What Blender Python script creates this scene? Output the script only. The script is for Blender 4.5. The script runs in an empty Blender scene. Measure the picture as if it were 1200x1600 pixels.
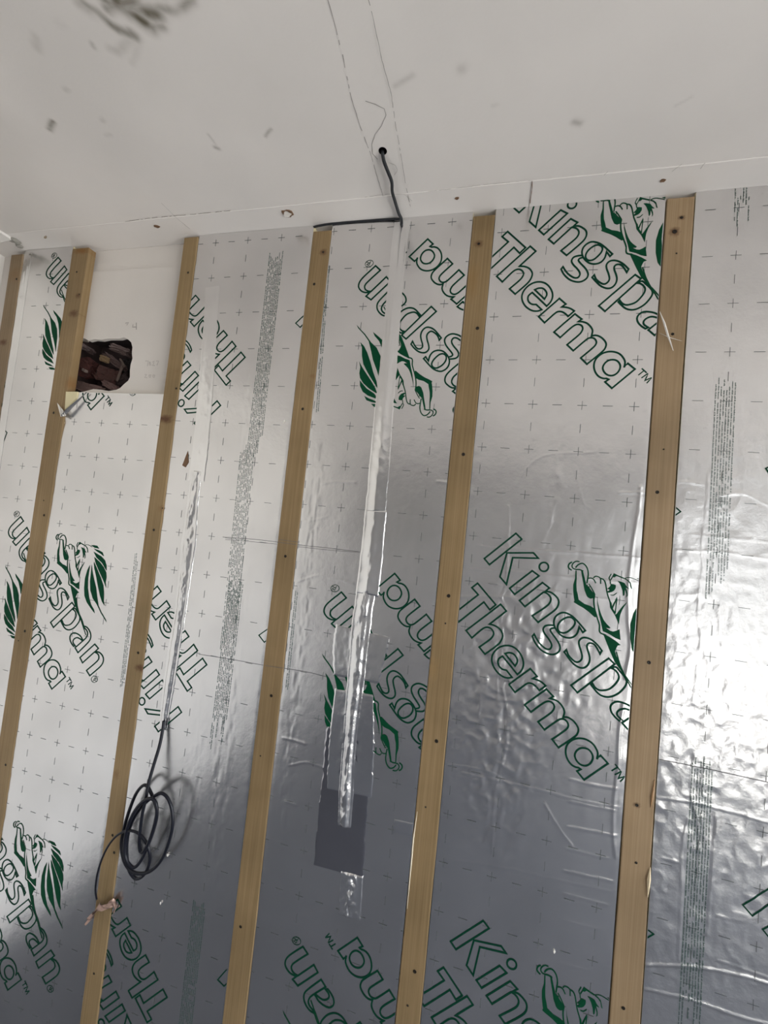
import bpy, bmesh, math, random
import numpy as np
from mathutils import Vector, Matrix
from mathutils.geometry import tessellate_polygon
random.seed(7); RNG = np.random.RandomState(7)
SC = bpy.context.scene
COL = SC.collection

# ------------------------------------------------------------------ camera
F = 650.0; CX, CY = 600.0, 800.0
M = np.array([[0.9655877562037614, -0.10279156320409838, 0.23890202929955084],
              [0.08801057911245769, 0.9935310767180725, 0.0717644588896016],
              [-0.2447333713118737, -0.04826897688459268, 0.9683881880923781]])
D = 0.94            # camera to the face of the battens
ZC = 1.632          # camera height
ZT = ZC + 0.8175*D  # ceiling
cam_d = bpy.data.cameras.new('camera'); cam = bpy.data.objects.new('camera', cam_d); COL.objects.link(cam)
cam_d.sensor_fit = 'HORIZONTAL'; cam_d.sensor_width = 36; cam_d.lens = F/1200*36; cam_d.clip_start = .02
r0, r1, r2 = M
cam.matrix_world = Matrix(((r0[0], -r1[0], -r2[0], 0), (r0[2], -r1[2], -r2[2], -D), (-r0[1], r1[1], r2[1], ZC), (0, 0, 0, 1)))
SC.camera = cam

# ------------------------------------------------------------------ light, exposure
SKY = 5.4
world = bpy.data.worlds.new('World'); SC.world = world; world.use_nodes = True
wn = world.node_tree; wn.nodes.clear()
o_ = wn.nodes.new('ShaderNodeOutputWorld'); bg = wn.nodes.new('ShaderNodeBackground')
tc = wn.nodes.new('ShaderNodeTexCoord'); sp = wn.nodes.new('ShaderNodeSeparateXYZ'); rp = wn.nodes.new('ShaderNodeValToRGB')
mp = wn.nodes.new('ShaderNodeMapRange'); mp.inputs[1].default_value = -.12; mp.inputs[2].default_value = .3
rp.color_ramp.elements[0].color = (.74, .73, .70, 1); rp.color_ramp.elements[1].color = (.86, .92, 1.0, 1)
wn.links.new(tc.outputs['Generated'], sp.inputs[0]); wn.links.new(sp.outputs['Z'], mp.inputs[0])
wn.links.new(mp.outputs[0], rp.inputs[0]); wn.links.new(rp.outputs[0], bg.inputs[0]); bg.inputs[1].default_value = SKY
wn.links.new(bg.outputs[0], o_.inputs[0])
SC.view_settings.view_transform = 'Standard'; SC.view_settings.look = 'None'
SC.view_settings.gamma = 1.0; SC.view_settings.exposure = 1.29
try: SC.view_settings.use_curve_mapping = False
except Exception: pass
XL, XR, YR = -1.56*D, 2.55, -3.3          # room: left wall, right wall, rear wall
XLW = -1.71*D                              # left wall behind the chipped plaster
# daylight openings: (wall, a0, a1, z0, z1)
DOOR = (1.50, 2.45, 0.06, 1.98)            # glazed door in the rear wall (x range, z range)
FILL_WIN = (-3.1, -0.40, 0.15, 2.15)            # unseen window added in the right wall for fill light (y range, z range)
def portal(name, loc, rot, sx, sy):
    l = bpy.data.lights.new(name, 'AREA'); l.shape = 'RECTANGLE'; l.size = sx; l.size_y = sy
    l.cycles.is_portal = True
    ob = bpy.data.objects.new(name, l); COL.objects.link(ob); ob.location = loc; ob.rotation_euler = rot
portal('daylight_portal', ((DOOR[0]+DOOR[1])/2, YR-.10, (DOOR[2]+DOOR[3])/2), (math.pi/2, 0, 0), DOOR[1]-DOOR[0], DOOR[3]-DOOR[2])
portal('daylight_portal', (XR+.10, (FILL_WIN[0]+FILL_WIN[1])/2, (FILL_WIN[2]+FILL_WIN[3])/2), (math.pi/2, 0, math.pi/2), FILL_WIN[1]-FILL_WIN[0], FILL_WIN[3]-FILL_WIN[2])

# ------------------------------------------------------------------ projection helpers
def ray(px, py):
    r = M.T @ np.array([(px-CX)/F, (py-CY)/F, 1.0]); return np.array([r[0], r[2], -r[1]])
CAM = np.array([0, -D, ZC])
def W(px, py, s=0.0):       # point of the plane y=-s seen at that pixel
    r = ray(px, py); t = (D-s)/r[1]; return CAM + r*t
def XZ(px, py, s=0.0):
    p = W(px, py, s); return (p[0], p[2])
def CE(px, py, z=None):     # point of the ceiling plane
    r = ray(px, py); t = ((ZT if z is None else z)-ZC)/r[2]; return CAM + r*t

# ------------------------------------------------------------------ object helpers
def tag(o, label=None, cat=None, group=None, kind=None):
    if label: o['label'] = label
    if cat: o['category'] = cat
    if group: o['group'] = group
    if kind: o['kind'] = kind
    return o
def empty(name, loc=(0, 0, 0)):
    o = bpy.data.objects.new(name, None); COL.objects.link(o); o.location = loc; o.empty_display_size = .05
    return o
def mesh_obj(name, verts, faces, mat=None, parent=None, smooth=False):
    me = bpy.data.meshes.new(name); me.from_pydata([tuple(map(float, v)) for v in verts], [], faces); me.update()
    if smooth: me.polygons.foreach_set('use_smooth', [True]*len(me.polygons))
    if mat is not None: me.materials.append(mat)
    return link(name, me, parent)
def link(name, me, parent=None):
    o = bpy.data.objects.new(name, me); COL.objects.link(o)
    if parent is not None:
        o.parent = parent; o.matrix_parent_inverse = Matrix.Translation(-Vector(parent.location)) if parent.parent is None else Matrix.Translation(-Vector(parent.matrix_parent_inverse.translation)*0)
    return o
def bm_obj(name, bm, mat=None, parent=None, smooth=False):
    me = bpy.data.meshes.new(name); bm.normal_update(); bm.to_mesh(me); bm.free()
    if smooth: me.polygons.foreach_set('use_smooth', [True]*len(me.polygons))
    if mat is not None: me.materials.append(mat)
    return link(name, me, parent)
def add_box(bm, x0, x1, y0, y1, z0, z1, bevel=0, seg=1):
    r = bmesh.ops.create_cube(bm, size=1)
    for v in r['verts']:
        v.co = Vector((x0+(v.co.x+.5)*(x1-x0), y0+(v.co.y+.5)*(y1-y0), z0+(v.co.z+.5)*(z1-z0)))
    if bevel:
        es = list({e for v in r['verts'] for e in v.link_edges})
        bmesh.ops.bevel(bm, geom=es, offset=bevel, segments=seg, affect='EDGES', clamp_overlap=True)
def box_obj(name, dims, mat, parent=None, bevel=0):
    bm = bmesh.new(); add_box(bm, *dims, bevel=bevel); return bm_obj(name, bm, mat, parent)
def grid_obj(name, P, mat, parent=None, smooth=True):      # P: (n, m, 3)
    n, m = P.shape[:2]
    idx = np.arange(n*m).reshape(n, m)
    q = np.stack([idx[:-1, :-1], idx[:-1, 1:], idx[1:, 1:], idx[1:, :-1]], -1).reshape(-1, 4)
    return quads_obj(name, P.reshape(-1, 3), q, mat, parent, smooth)
def quads_obj(name, V, q, mat, parent=None, smooth=True):
    me = bpy.data.meshes.new(name)
    me.vertices.add(len(V)); me.vertices.foreach_set('co', np.asarray(V, np.float32).ravel())
    me.loops.add(q.size); me.loops.foreach_set('vertex_index', q.ravel().astype(np.int32))
    me.polygons.add(len(q)); me.polygons.foreach_set('loop_start', np.arange(0, q.size, 4, dtype=np.int32))
    try: me.polygons.foreach_set('loop_total', np.full(len(q), 4, np.int32))
    except Exception: pass
    me.polygons.foreach_set('use_smooth', np.full(len(q), smooth))
    me.update(calc_edges=True); me.validate()
    if mat is not None: me.materials.append(mat)
    return link(name, me, parent)
def catmull(pts, step, closed=False):
    """points (x,y[,1=corner]) -> dense polyline; smooth except at corners"""
    P = [np.array(p[:2], float) for p in pts]; K = [len(p) > 2 for p in pts]; n = len(P)
    out = []
    rng = range(n if closed else n-1)
    for i in rng:
        j = (i+1) % n
        a, b = P[i], P[j]
        if np.linalg.norm(b-a) < 1e-9: continue
        pa = a if (K[i] or (not closed and i == 0)) else P[i-1]
        pb = b if (K[j] or (not closed and j == n-1)) else P[(j+1) % n]
        straight = (pa is a or K[i]) and (pb is b or K[j])
        L = np.linalg.norm(b-a)
        if straight:
            out.append(a)
            continue
        ta = (b-pa); tb = (pb-a)
        la = np.linalg.norm(ta) or 1; lb = np.linalg.norm(tb) or 1
        ta = ta/la*L; tb = tb/lb*L
        m = max(2, int(math.ceil(L/step)))
        for k in range(m):
            t = k/m; h1 = 2*t**3-3*t**2+1; h2 = t**3-2*t**2+t; h3 = -2*t**3+3*t**2; h4 = t**3-t**2
            out.append(h1*a+h2*ta+h3*b+h4*tb)
    if not closed: out.append(P[-1])
    return out
def tube(name, pts, rad, mat, parent=None, sides=10, res=8):
    """smooth round tube through 3-D points; rad may be a list"""
    P = [np.array(p, float) for p in pts]; n = len(P)
    R_ = rad if isinstance(rad, (list, tuple)) else [rad]*n
    Q = []; RR = []
    for i in range(n-1):
        a, b = P[i], P[i+1]; pa = P[i-1] if i else a-(b-a); pb = P[i+2] if i < n-2 else b+(b-a)
        for k in range(res):
            t = k/res
            Q.append(.5*((2*a)+(-pa+b)*t+(2*pa-5*a+4*b-pb)*t*t+(-pa+3*a-3*b+pb)*t**3)); RR.append(R_[i]*(1-t)+R_[i+1]*t)
    Q.append(P[-1]); RR.append(R_[-1])
    V = []; Fc = []; up = np.array([.3, -.8, .5])
    prev = None
    for i, q in enumerate(Q):
        t = Q[min(i+1, len(Q)-1)]-Q[max(i-1, 0)]; t = t/(np.linalg.norm(t)+1e-12)
        s = np.cross(t, up if prev is None else prev); s = np.cross(s, t) if prev is not None else s
        if prev is not None: s = prev - t*(prev@t)
        s /= np.linalg.norm(s)+1e-12; prev = s; b = np.cross(t, s)
        for k in range(sides):
            a = 2*math.pi*k/sides; V.append(q+RR[i]*(math.cos(a)*s+math.sin(a)*b))
    m = len(Q)
    for i in range(m-1):
        for k in range(sides):
            k2 = (k+1) % sides
            Fc.append((i*sides+k, i*sides+k2, (i+1)*sides+k2, (i+1)*sides+k))
    Fc.append(tuple(range(sides-1, -1, -1))); Fc.append(tuple(range((m-1)*sides, m*sides)))
    return mesh_obj(name, V, Fc, mat, parent, True)

# ------------------------------------------------------------------ numpy noise
def vnoise(x, y, seed):
    rs = np.random.RandomState(seed); T = rs.rand(256, 256)
    xi = np.floor(x).astype(int); yi = np.floor(y).astype(int); fx = x-xi; fy = y-yi
    fx = fx*fx*(3-2*fx); fy = fy*fy*(3-2*fy)
    g = lambda a, b: T[a % 256, b % 256]
    return (g(xi, yi)*(1-fx)*(1-fy)+g(xi+1, yi)*fx*(1-fy)+g(xi, yi+1)*(1-fx)*fy+g(xi+1, yi+1)*fx*fy)*2-1
def fbm(x, y, seed, oct=3):
    r = 0; a = 1; t = 0
    for k in range(oct):
        r = r+a*vnoise(x*2**k+3.1*k, y*2**k+7.7*k, seed+k); t += a; a *= .5
    return r/t
def seg_dist(X, Y, pts):
    d = np.full(X.shape, 1e9)
    for (x0, y0), (x1, y1) in zip(pts[:-1], pts[1:]):
        dx, dy = x1-x0, y1-y0; L = dx*dx+dy*dy+1e-12
        t = np.clip(((X-x0)*dx+(Y-y0)*dy)/L, 0, 1)
        d = np.minimum(d, np.hypot(X-x0-t*dx, Y-y0-t*dy))
    return d

# ------------------------------------------------------------------ materials
def new_mat(name):
    m = bpy.data.materials.new(name); m.use_nodes = True; nt = m.node_tree; b = nt.nodes['Principled BSDF']; return m, nt, b
def ln(nt, a, b): nt.links.new(a, b)
def simple(name, col, rough=.6, metal=0, bump=0, bscale=100, spec=.5, coord='Object'):
    m, nt, b = new_mat(name); b.inputs['Base Color'].default_value = (*col, 1); b.inputs['Roughness'].default_value = rough
    b.inputs['Metallic'].default_value = metal; b.inputs['Specular IOR Level'].default_value = spec
    if bump:
        t = nt.nodes.new('ShaderNodeTexCoord'); n = nt.nodes.new('ShaderNodeTexNoise'); n.inputs['Scale'].default_value = bscale
        n.inputs['Detail'].default_value = 4; bp = nt.nodes.new('ShaderNodeBump'); bp.inputs['Strength'].default_value = bump; bp.inputs['Distance'].default_value = .002
        ln(nt, t.outputs[coord], n.inputs['Vector']); ln(nt, n.outputs[0], bp.inputs['Height']); ln(nt, bp.outputs[0], b.inputs['Normal'])
    return m
def foil(name, rough=.27, base=(.80, .79, .785), bumpA=.20, bumpB=.10):
    m, nt, b = new_mat(name)
    b.inputs['Metallic'].default_value = 1.0
    t = nt.nodes.new('ShaderNodeTexCoord')
    n1 = nt.nodes.new('ShaderNodeTexNoise'); n1.inputs['Scale'].default_value = 22; n1.inputs['Detail'].default_value = 5; n1.inputs['Roughness'].default_value = .62
    n2 = nt.nodes.new('ShaderNodeTexNoise'); n2.inputs['Scale'].default_value = 260; n2.inputs['Detail'].default_value = 3
    n3 = nt.nodes.new('ShaderNodeTexNoise'); n3.inputs['Scale'].default_value = 5; n3.inputs['Detail'].default_value = 6
    for n in (n1, n2, n3): ln(nt, t.outputs['Object'], n.inputs['Vector'])
    b1 = nt.nodes.new('ShaderNodeBump'); b1.inputs['Strength'].default_value = bumpA; b1.inputs['Distance'].default_value = .003
    b2 = nt.nodes.new('ShaderNodeBump'); b2.inputs['Strength'].default_value = bumpB; b2.inputs['Distance'].default_value = .0006
    ln(nt, n1.outputs[0], b1.inputs['Height']); ln(nt, b1.outputs[0], b.inputs['Normal'])
    # faint handling dirt
    cr = nt.nodes.new('ShaderNodeValToRGB'); cr.color_ramp.elements[0].position = .25; cr.color_ramp.elements[1].position = .6
    cr.color_ramp.elements[0].color = (base[0]*.86, base[1]*.86, base[2]*.86, 1); cr.color_ramp.elements[1].color = (*base, 1)
    ln(nt, n3.outputs[0], cr.inputs[0]); ln(nt, cr.outputs[0], b.inputs['Base Color'])
    b.inputs['Roughness'].default_value = rough
    return m
def wood(name, base, dark, knots=(), stains=()):
    m, nt, b = new_mat(name); b.inputs['Roughness'].default_value = .62; b.inputs['Specular IOR Level'].default_value = .3
    t = nt.nodes.new('ShaderNodeTexCoord'); mpg = nt.nodes.new('ShaderNodeMapping'); mpg.inputs['Scale'].default_value = (260, 120, 3.0)
    n = nt.nodes.new('ShaderNodeTexNoise'); n.inputs['Scale'].default_value = 1; n.inputs['Detail'].default_value = 6; n.inputs['Distortion'].default_value = .6
    n2 = nt.nodes.new('ShaderNodeTexNoise'); n2.inputs['Scale'].default_value = 5; n2.inputs['Detail'].default_value = 3
    ln(nt, t.outputs['Object'], mpg.inputs[0]); ln(nt, mpg.outputs[0], n.inputs['Vector']); ln(nt, t.outputs['Object'], n2.inputs['Vector'])
    cr = nt.nodes.new('ShaderNodeValToRGB'); cr.color_ramp.elements[0].position = .3; cr.color_ramp.elements[1].position = .72
    cr.color_ramp.elements[0].color = (*dark, 1); cr.color_ramp.elements[1].color = (*base, 1)
    ln(nt, n.outputs[0], cr.inputs[0])
    mx = nt.nodes.new('ShaderNodeMix'); mx.data_type = 'RGBA'; mx.blend_type = 'MULTIPLY'; mx.inputs[0].default_value = .55
    c2 = nt.nodes.new('ShaderNodeValToRGB'); c2.color_ramp.elements[0].color = (.62, .58, .5, 1); c2.color_ramp.elements[1].color = (1.25, 1.2, 1.15, 1)
    c2.color_ramp.elements[0].position = .3; c2.color_ramp.elements[1].position = .7
    ln(nt, n2.outputs[0], c2.inputs[0]); ln(nt, cr.outputs[0], mx.inputs[6]); ln(nt, c2.outputs[0], mx.inputs[7])
    cur = mx.outputs[2]
    for (x, z, rx, rz, colr, stg) in knots:
        mk = nt.nodes.new('ShaderNodeMapping'); mk.vector_type = 'POINT'
        mk.inputs['Location'].default_value = (-x/rx, 0, -z/rz); mk.inputs['Scale'].default_value = (1/rx, 0, 1/rz)
        ln(nt, t.outputs['Object'], mk.inputs[0])
        nz = nt.nodes.new('ShaderNodeTexNoise'); nz.inputs['Scale'].default_value = 2.2
        ln(nt, mk.outputs[0], nz.inputs['Vector'])
        vl = nt.nodes.new('ShaderNodeVectorMath'); vl.operation = 'LENGTH'; ln(nt, mk.outputs[0], vl.inputs[0])
        ad = nt.nodes.new('ShaderNodeMath'); ad.operation = 'MULTIPLY_ADD'; ln(nt, nz.outputs[0], ad.inputs[0]); ad.inputs[1].default_value = .9; ln(nt, vl.outputs['Value'], ad.inputs[2])
        kr = nt.nodes.new('ShaderNodeMapRange'); kr.inputs[1].default_value = .75; kr.inputs[2].default_value = 1.5; kr.inputs[3].default_value = stg; kr.inputs[4].default_value = 0
        ln(nt, ad.outputs[0], kr.inputs[0])
        mm = nt.nodes.new('ShaderNodeMix'); mm.data_type = 'RGBA'; ln(nt, kr.outputs[0], mm.inputs[0]); ln(nt, cur, mm.inputs[6]); mm.inputs[7].default_value = (*colr, 1)
        cur = mm.outputs[2]
    ln(nt, cur, b.inputs['Base Color'])
    bp = nt.nodes.new('ShaderNodeBump'); bp.inputs['Strength'].default_value = .25; bp.inputs['Distance'].default_value = .0006
    ln(nt, n.outputs[0], bp.inputs['Height']); ln(nt, bp.outputs[0], b.inputs['Normal'])
    return m
def painted(name, clean, dirt, rough=.85, noise=.1):
    """plaster whose stains come from the mesh's 'stain' attribute (dirt marks with a shape of their own)"""
    m, nt, b = new_mat(name); b.inputs['Roughness'].default_value = rough; b.inputs['Specular IOR Level'].default_value = .2
    at = nt.nodes.new('ShaderNodeAttribute'); at.attribute_name = 'stain'
    t = nt.nodes.new('ShaderNodeTexCoord'); n = nt.nodes.new('ShaderNodeTexNoise'); n.inputs['Scale'].default_value = 3; n.inputs['Detail'].default_value = 5
    ln(nt, t.outputs['Object'], n.inputs['Vector'])
    cr = nt.nodes.new('ShaderNodeValToRGB'); cr.color_ramp.elements[0].position = .3; cr.color_ramp.elements[1].position = .7
    cr.color_ramp.elements[0].color = (*[c*(1-noise) for c in clean], 1); cr.color_ramp.elements[1].color = (*clean, 1)
    ln(nt, n.outputs[0], cr.inputs[0])
    mm = nt.nodes.new('ShaderNodeMix'); mm.data_type = 'RGBA'; ln(nt, at.outputs['Fac'], mm.inputs[0]); ln(nt, cr.outputs[0], mm.inputs[6]); mm.inputs[7].default_value = (*dirt, 1)
    ln(nt, mm.outputs[2], b.inputs['Base Color'])
    n2 = nt.nodes.new('ShaderNodeTexNoise'); n2.inputs['Scale'].default_value = 180; n2.inputs['Detail'].default_value = 3; ln(nt, t.outputs['Object'], n2.inputs['Vector'])
    bp = nt.nodes.new('ShaderNodeBump'); bp.inputs['Strength'].default_value = .15; bp.inputs['Distance'].default_value = .001
    ln(nt, n2.outputs[0], bp.inputs['Height']); ln(nt, bp.outputs[0], b.inputs['Normal'])
    return m
PAINT = (.80, .765, .735)
M_ceil = painted('ceiling_paint', PAINT, (.10, .085, .05))
M_wall = painted('wall_paint', (.66, .64, .61), (.2, .17, .13))
M_back = painted('plasterboard_face', (.70, .66, .62), (.22, .2, .18))
M_foil = foil('foil_facing', .27)
M_foil_r = foil('foil_facing_rumpled', .30, bumpA=.5)
M_tape = foil('foil_tape', .20, (.86, .855, .85), .15, .08)
M_tape_c = foil('foil_tape_crumpled', .24, (.86, .855, .85), .5, .15)
M_tape_s = foil('foil_tape_smooth', .12, (.52, .51, .53), .05, .03)  # base darkened to paint in the dark floor it mirrors
M_foam = simple('foam_core', (.74, .66, .42), .9, bump=.4, bscale=300)
M_ink = simple('green_ink', (.002, .052, .022), .6, spec=.08)
M_ink2 = simple('green_ink_outline', (.002, .040, .021), .6, spec=.08)
M_mark = simple('grey_ink', (.10, .11, .11), .4)
M_small = simple('small_ink', (.035, .085, .07), .5)
M_pencil = simple('pencil', (.11, .105, .11), .5)
M_black = simple('black_cable_sheath', (.006, .007, .013), .42, spec=.3)
M_grey = simple('grey_cable_sheath', (.020, .022, .026), .5, spec=.3)
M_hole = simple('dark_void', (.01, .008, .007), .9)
M_screw = simple('blackened_screw', (.02, .016, .012), .5, .6)
M_white = simple('white_window_frame', (.8, .8, .79), .35)
M_floor = simple('concrete_floor', (.100, .106, .126), .8, bump=.3, bscale=40)
M_copper = simple('copper_film', (.40, .27, .22), .3, .5, bump=.8, bscale=60)
M_chip = simple('bare_plaster', (.34, .27, .20), .9, bump=.5, bscale=200)
M_rust = simple('rust_brown', (.16, .09, .05), .9, bump=.5, bscale=200)
M_paper = simple('torn_paper', (.78, .75, .70), .8, bump=.4, bscale=80)
def glass_mat():
    m = bpy.data.materials.new('window_glass'); m.use_nodes = True; nt = m.node_tree; nt.nodes.clear()
    o = nt.nodes.new('ShaderNodeOutputMaterial'); mx = nt.nodes.new('ShaderNodeMixShader'); tr = nt.nodes.new('ShaderNodeBsdfTransparent'); gl = nt.nodes.new('ShaderNodeBsdfGlossy'); gl.inputs['Roughness'].default_value = .02
    fr = nt.nodes.new('ShaderNodeFresnel'); fr.inputs['IOR'].default_value = 1.45
    ln(nt, fr.outputs[0], mx.inputs[0]); ln(nt, tr.outputs[0], mx.inputs[1]); ln(nt, gl.outputs[0], mx.inputs[2]); ln(nt, mx.outputs[0], o.inputs[0]); return m
M_glass = glass_mat()

# ------------------------------------------------------------------ battens: face edges in the wall plane
Yb = 0.024           # back wall (plasterboard) plane
EDGE = {  # (left top px, left bottom px, right top px, right bottom px)
 0: None,
 1: ((113, 390), (7, 1100), (139, 387), (31.7, 1100)),
 2: ((287, 378), (124, 1600), (309, 376), (150, 1600)),
 3: ((490, 358), (347, 1600), (518, 356), (382, 1600)),
 4: ((740, 335), (617, 1600), (774, 333), (656, 1600)),
 5: ((1043, 305), (952, 1600), (1086, 303), (1000, 1600))}
def line_x(a, b):
    (x0, z0), (x1, z1) = XZ(*a), XZ(*b); k = (x1-x0)/(z1-z0); return lambda z: x0+(z-z0)*k
BX = {}
for i, e in EDGE.items():
    if e is None: BX[0] = (lambda z: -1.640*D, lambda z: -1.586*D)
    else: BX[i] = (line_x(e[0], e[1]), line_x(e[2], e[3]))

# ------------------------------------------------------------------ the setting
def set_stain(ob, vals):
    a = ob.data.attributes.new('stain', 'FLOAT', 'POINT'); a.data.foreach_set('value', np.clip(vals, 0, 1).astype(np.float32))
# floor
fl = box_obj('floor', (XL-.3, XR+.15, YR-.15, .35, -.05, 0), M_floor); tag(fl, kind='structure')
# ceiling: fine grid where the photo sees it, plain quads beyond, real cable hole
gx = np.arange(-2.0*D, .75, .003); gy = np.arange(-.62, .0501, .003)
GX, GY = np.meshgrid(gx, gy)
HC = CE(598, 236); HR = .0085
dx, dy = GX-HC[0], GY-HC[1]; rr = np.hypot(dx, dy)
snap = (rr > HR-.0022) & (rr < HR+.0022); k = np.where(snap, HR/np.maximum(rr, 1e-6), 1)
GXs, GYs = HC[0]+dx*k, HC[1]+dy*k
GZ = ZT + .0006*fbm(GX*4, GY*4, 11) 
GZ = np.where((GY > -.07), ZT, GZ)
st = np.zeros(GX.shape)
NX1 = fbm(GX*45, GY*45, 61); NX2 = fbm(GX*45, GY*45, 71)
def stroke(pts, w, a, soft=1.6, brk=0):
    global st
    P = [CE(*p)[:2] for p in pts]
    d = seg_dist(GX+.0022*NX1, GY+.0022*NX2, P)/w
    v = a*np.exp(-d**2/soft)
    if brk: v = v*np.clip(.85+.5*fbm(GX*60, GY*60, 31+brk), 0, 1)
    st = np.maximum(st, v)
# mould tracks, top left
for pts, w, a in (([(128, 3), (150, 18), (168, 34), (185, 46), (213, 58)], .0055, .75), ([(165, 0), (192, 12), (210, 25), (235, 42)], .008, .95),
                  ([(180, 0), (200, 10), (225, 20), (245, 22)], .009, .9), ([(235, 42), (255, 41)], .006, .6), ([(222, 20), (250, 12), (275, 18), (290, 8), (300, 0)], .006, .6),
                  ([(168, 14), (190, 6), (215, 2)], .007, .75), ([(205, 52), (213, 58)], .006, .75), ([(172, 76), (182, 80), (198, 66), (212, 58)], .007, .25), ([(218, 68), (206, 98)], .006, .14),
                  ([(128, 6), (140, 16)], .010, .35), ([(245, 22), (262, 14)], .008, .3), ([(55, 58), (57, 75)], .008, .22), ([(145, 70), (146, 72)], .004, .6),
                  ([(78, 203), (82, 190)], .004, .75), ([(415, 213), (424, 202)], .0025, .55), ([(325, 210), (341, 232)], .002, .25), ([(336, 230), (342, 232)], .003, .6),
                  ([(618, 134), (644, 118)], .004, .22), ([(720, 108), (724, 107)], .006, .22), ([(898, 190), (907, 192)], .005, .4), ([(770, 165), (778, 163)], .003, .15),
                  ([(1055, 165), (1080, 152)], .002, .12), ([(104, 142), (106, 140)], .005, .2), ([(160, 188), (161, 187)], .005, .22), ([(165, 212), (172, 210)], .004, .16), ([(94, 38), (98, 38)], .01, .12)):
    stroke(pts, w, a, brk=int(w*1000))
stroke([(0, 0), (60, 20)], .12, .05); stroke([(0, 200), (20, 360)], .05, .10)  # broad faint darker areas toward the ceiling's left end
keep = np.ones((len(gy)-1, len(gx)-1), bool)
cxm = (GX[:-1, :-1]+GX[1:, 1:])/2; cym = (GY[:-1, :-1]+GY[1:, 1:])/2
keep &= np.hypot(cxm-HC[0], cym-HC[1]) > HR-.0004
n, m = GX.shape; idx = np.arange(n*m).reshape(n, m)
q = np.stack([idx[:-1, :-1], idx[1:, :-1], idx[1:, 1:], idx[:-1, 1:]], -1)[keep]
V = np.stack([GXs, GYs, GZ], -1).reshape(-1, 3)
x0, x1, y0, y1 = gx[0], gx[-1], gy[0], gy[-1]
ex = [(XL-.3, YR-.15), (XR+.15, YR-.15), (XR+.15, y0), (XL-.3, y0), (x1, y0), (x1, y1+.25), (XR+.15, y1+.25), (x0, y0), (x0, y1+.25), (XL-.3, y1+.25)]
b0 = len(V); V = np.concatenate([V, [(a, b, ZT) for a, b in ex]])
q = np.concatenate([q, [[b0+0, b0+3, b0+2, b0+1]], [[b0+4, b0+5, b0+6, b0+2]]])
ceil = quads_obj('ceiling', V, q, M_ceil); tag(ceil, kind='structure')
set_stain(ceil, np.concatenate([st.ravel(), np.zeros(len(ex))]))
# cable hole: dark sleeve above the opening + ragged lip
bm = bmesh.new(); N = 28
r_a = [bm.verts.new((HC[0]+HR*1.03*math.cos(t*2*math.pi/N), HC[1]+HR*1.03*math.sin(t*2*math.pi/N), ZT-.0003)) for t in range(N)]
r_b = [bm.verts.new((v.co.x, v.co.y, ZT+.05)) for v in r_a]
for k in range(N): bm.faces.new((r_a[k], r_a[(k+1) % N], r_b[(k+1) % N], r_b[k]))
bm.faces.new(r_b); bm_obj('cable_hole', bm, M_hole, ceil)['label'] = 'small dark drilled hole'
# joint strip of plaster along the wall head (two lengths)
def strip(name, xa, xb, th0, th1, parent=None):
    n = 90; V = []; Fq = []
    for i in range(n+1):
        t = i/n; x = xa+(xb-xa)*t; th = th0+(th1-th0)*t; e = -.0665+.0015*float(fbm(np.array([x*7.0]), np.array([.3]), 5)[0])
        V += [(x, .03, ZT-th), (x, e, ZT-th), (x, e-.0006, ZT+.0004), (x, .03, ZT+.0004)]
    for i in range(n):
        for k in range(4):
            k2 = (k+1) % 4; Fq.append((4*i+k, 4*i+k2, 4*i+4+k2, 4*i+4+k))
    Fq += [(3, 2, 1, 0), (4*n, 4*n+1, 4*n+2, 4*n+3)]
    o = mesh_obj(name, V, Fq, M_ceil, parent); set_stain(o, np.zeros(len(o.data.vertices))); return o
xj = CE(829, 300)[0]
s1 = strip('trim_1', -1.50, xj-.0008, .0004, .0016); s2 = strip('trim_2', xj+.0008, XR, .0017, .0028)
tag(s1, kind='structure'); tag(s2, kind='structure')
def ceil_quad_strip(name, pts, w, mat, parent, dz=.0006, lab=None, brk=0):
    P = [CE(*p, z=ZT-dz) for p in pts]
    P2 = []
    for a, b in zip(P[:-1], P[1:]):
        nseg = max(1, int(np.linalg.norm(b-a)/.006))
        P2 += [a+(b-a)*k/nseg for k in range(nseg)]
    P2.append(P[-1]); V = []; Fq = []
    for i, p in enumerate(P2):
        t = P2[min(i+1, len(P2)-1)]-P2[max(i-1, 0)]; t /= np.linalg.norm(t); nn = np.array([-t[1], t[0], 0])
        ww = w*(.65+.5*random.random()); jx = (random.random()-.5)*w*.7
        V += [p+nn*(ww/2+jx), p-nn*(ww/2-jx)]
    for i in range(len(P2)-1):
        if random.random() < brk: continue
        Fq.append((2*i, 2*i+1, 2*i+3, 2*i+2))
    o = mesh_obj(name, V, Fq, mat, parent)
    if lab: o['label'] = lab
    return o
M_pc = simple('ceiling_pencil', (.30, .28, .265), .7); M_pc2 = simple('ceiling_pencil_faint', (.42, .40, .375), .7)
ceil_quad_strip('pencil_line', [(512, 0), (521, 30), (535, 85), (548, 150), (562, 195), (579, 240), (592, 285), (601, 315)], .0011, M_pc, ceil, brk=.12)
ceil_quad_strip('pencil_line', [(576, 0), (586, 42), (597, 95), (611, 145), (618, 195), (626, 240), (634, 290), (642, 326)], .0010, M_pc, ceil, dz=.0022, brk=.12)
ceil_quad_strip('pencil_line', [(571, 158), (586, 163), (600, 170), (603, 180), (596, 197), (586, 210), (581, 226), (582, 240), (590, 249)], .0011, M_pc, ceil, brk=.05)
ceil_quad_strip('pencil_line', [(607, 254), (618, 258), (621, 266), (616, 274)], .0009, M_pc2, ceil)
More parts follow.
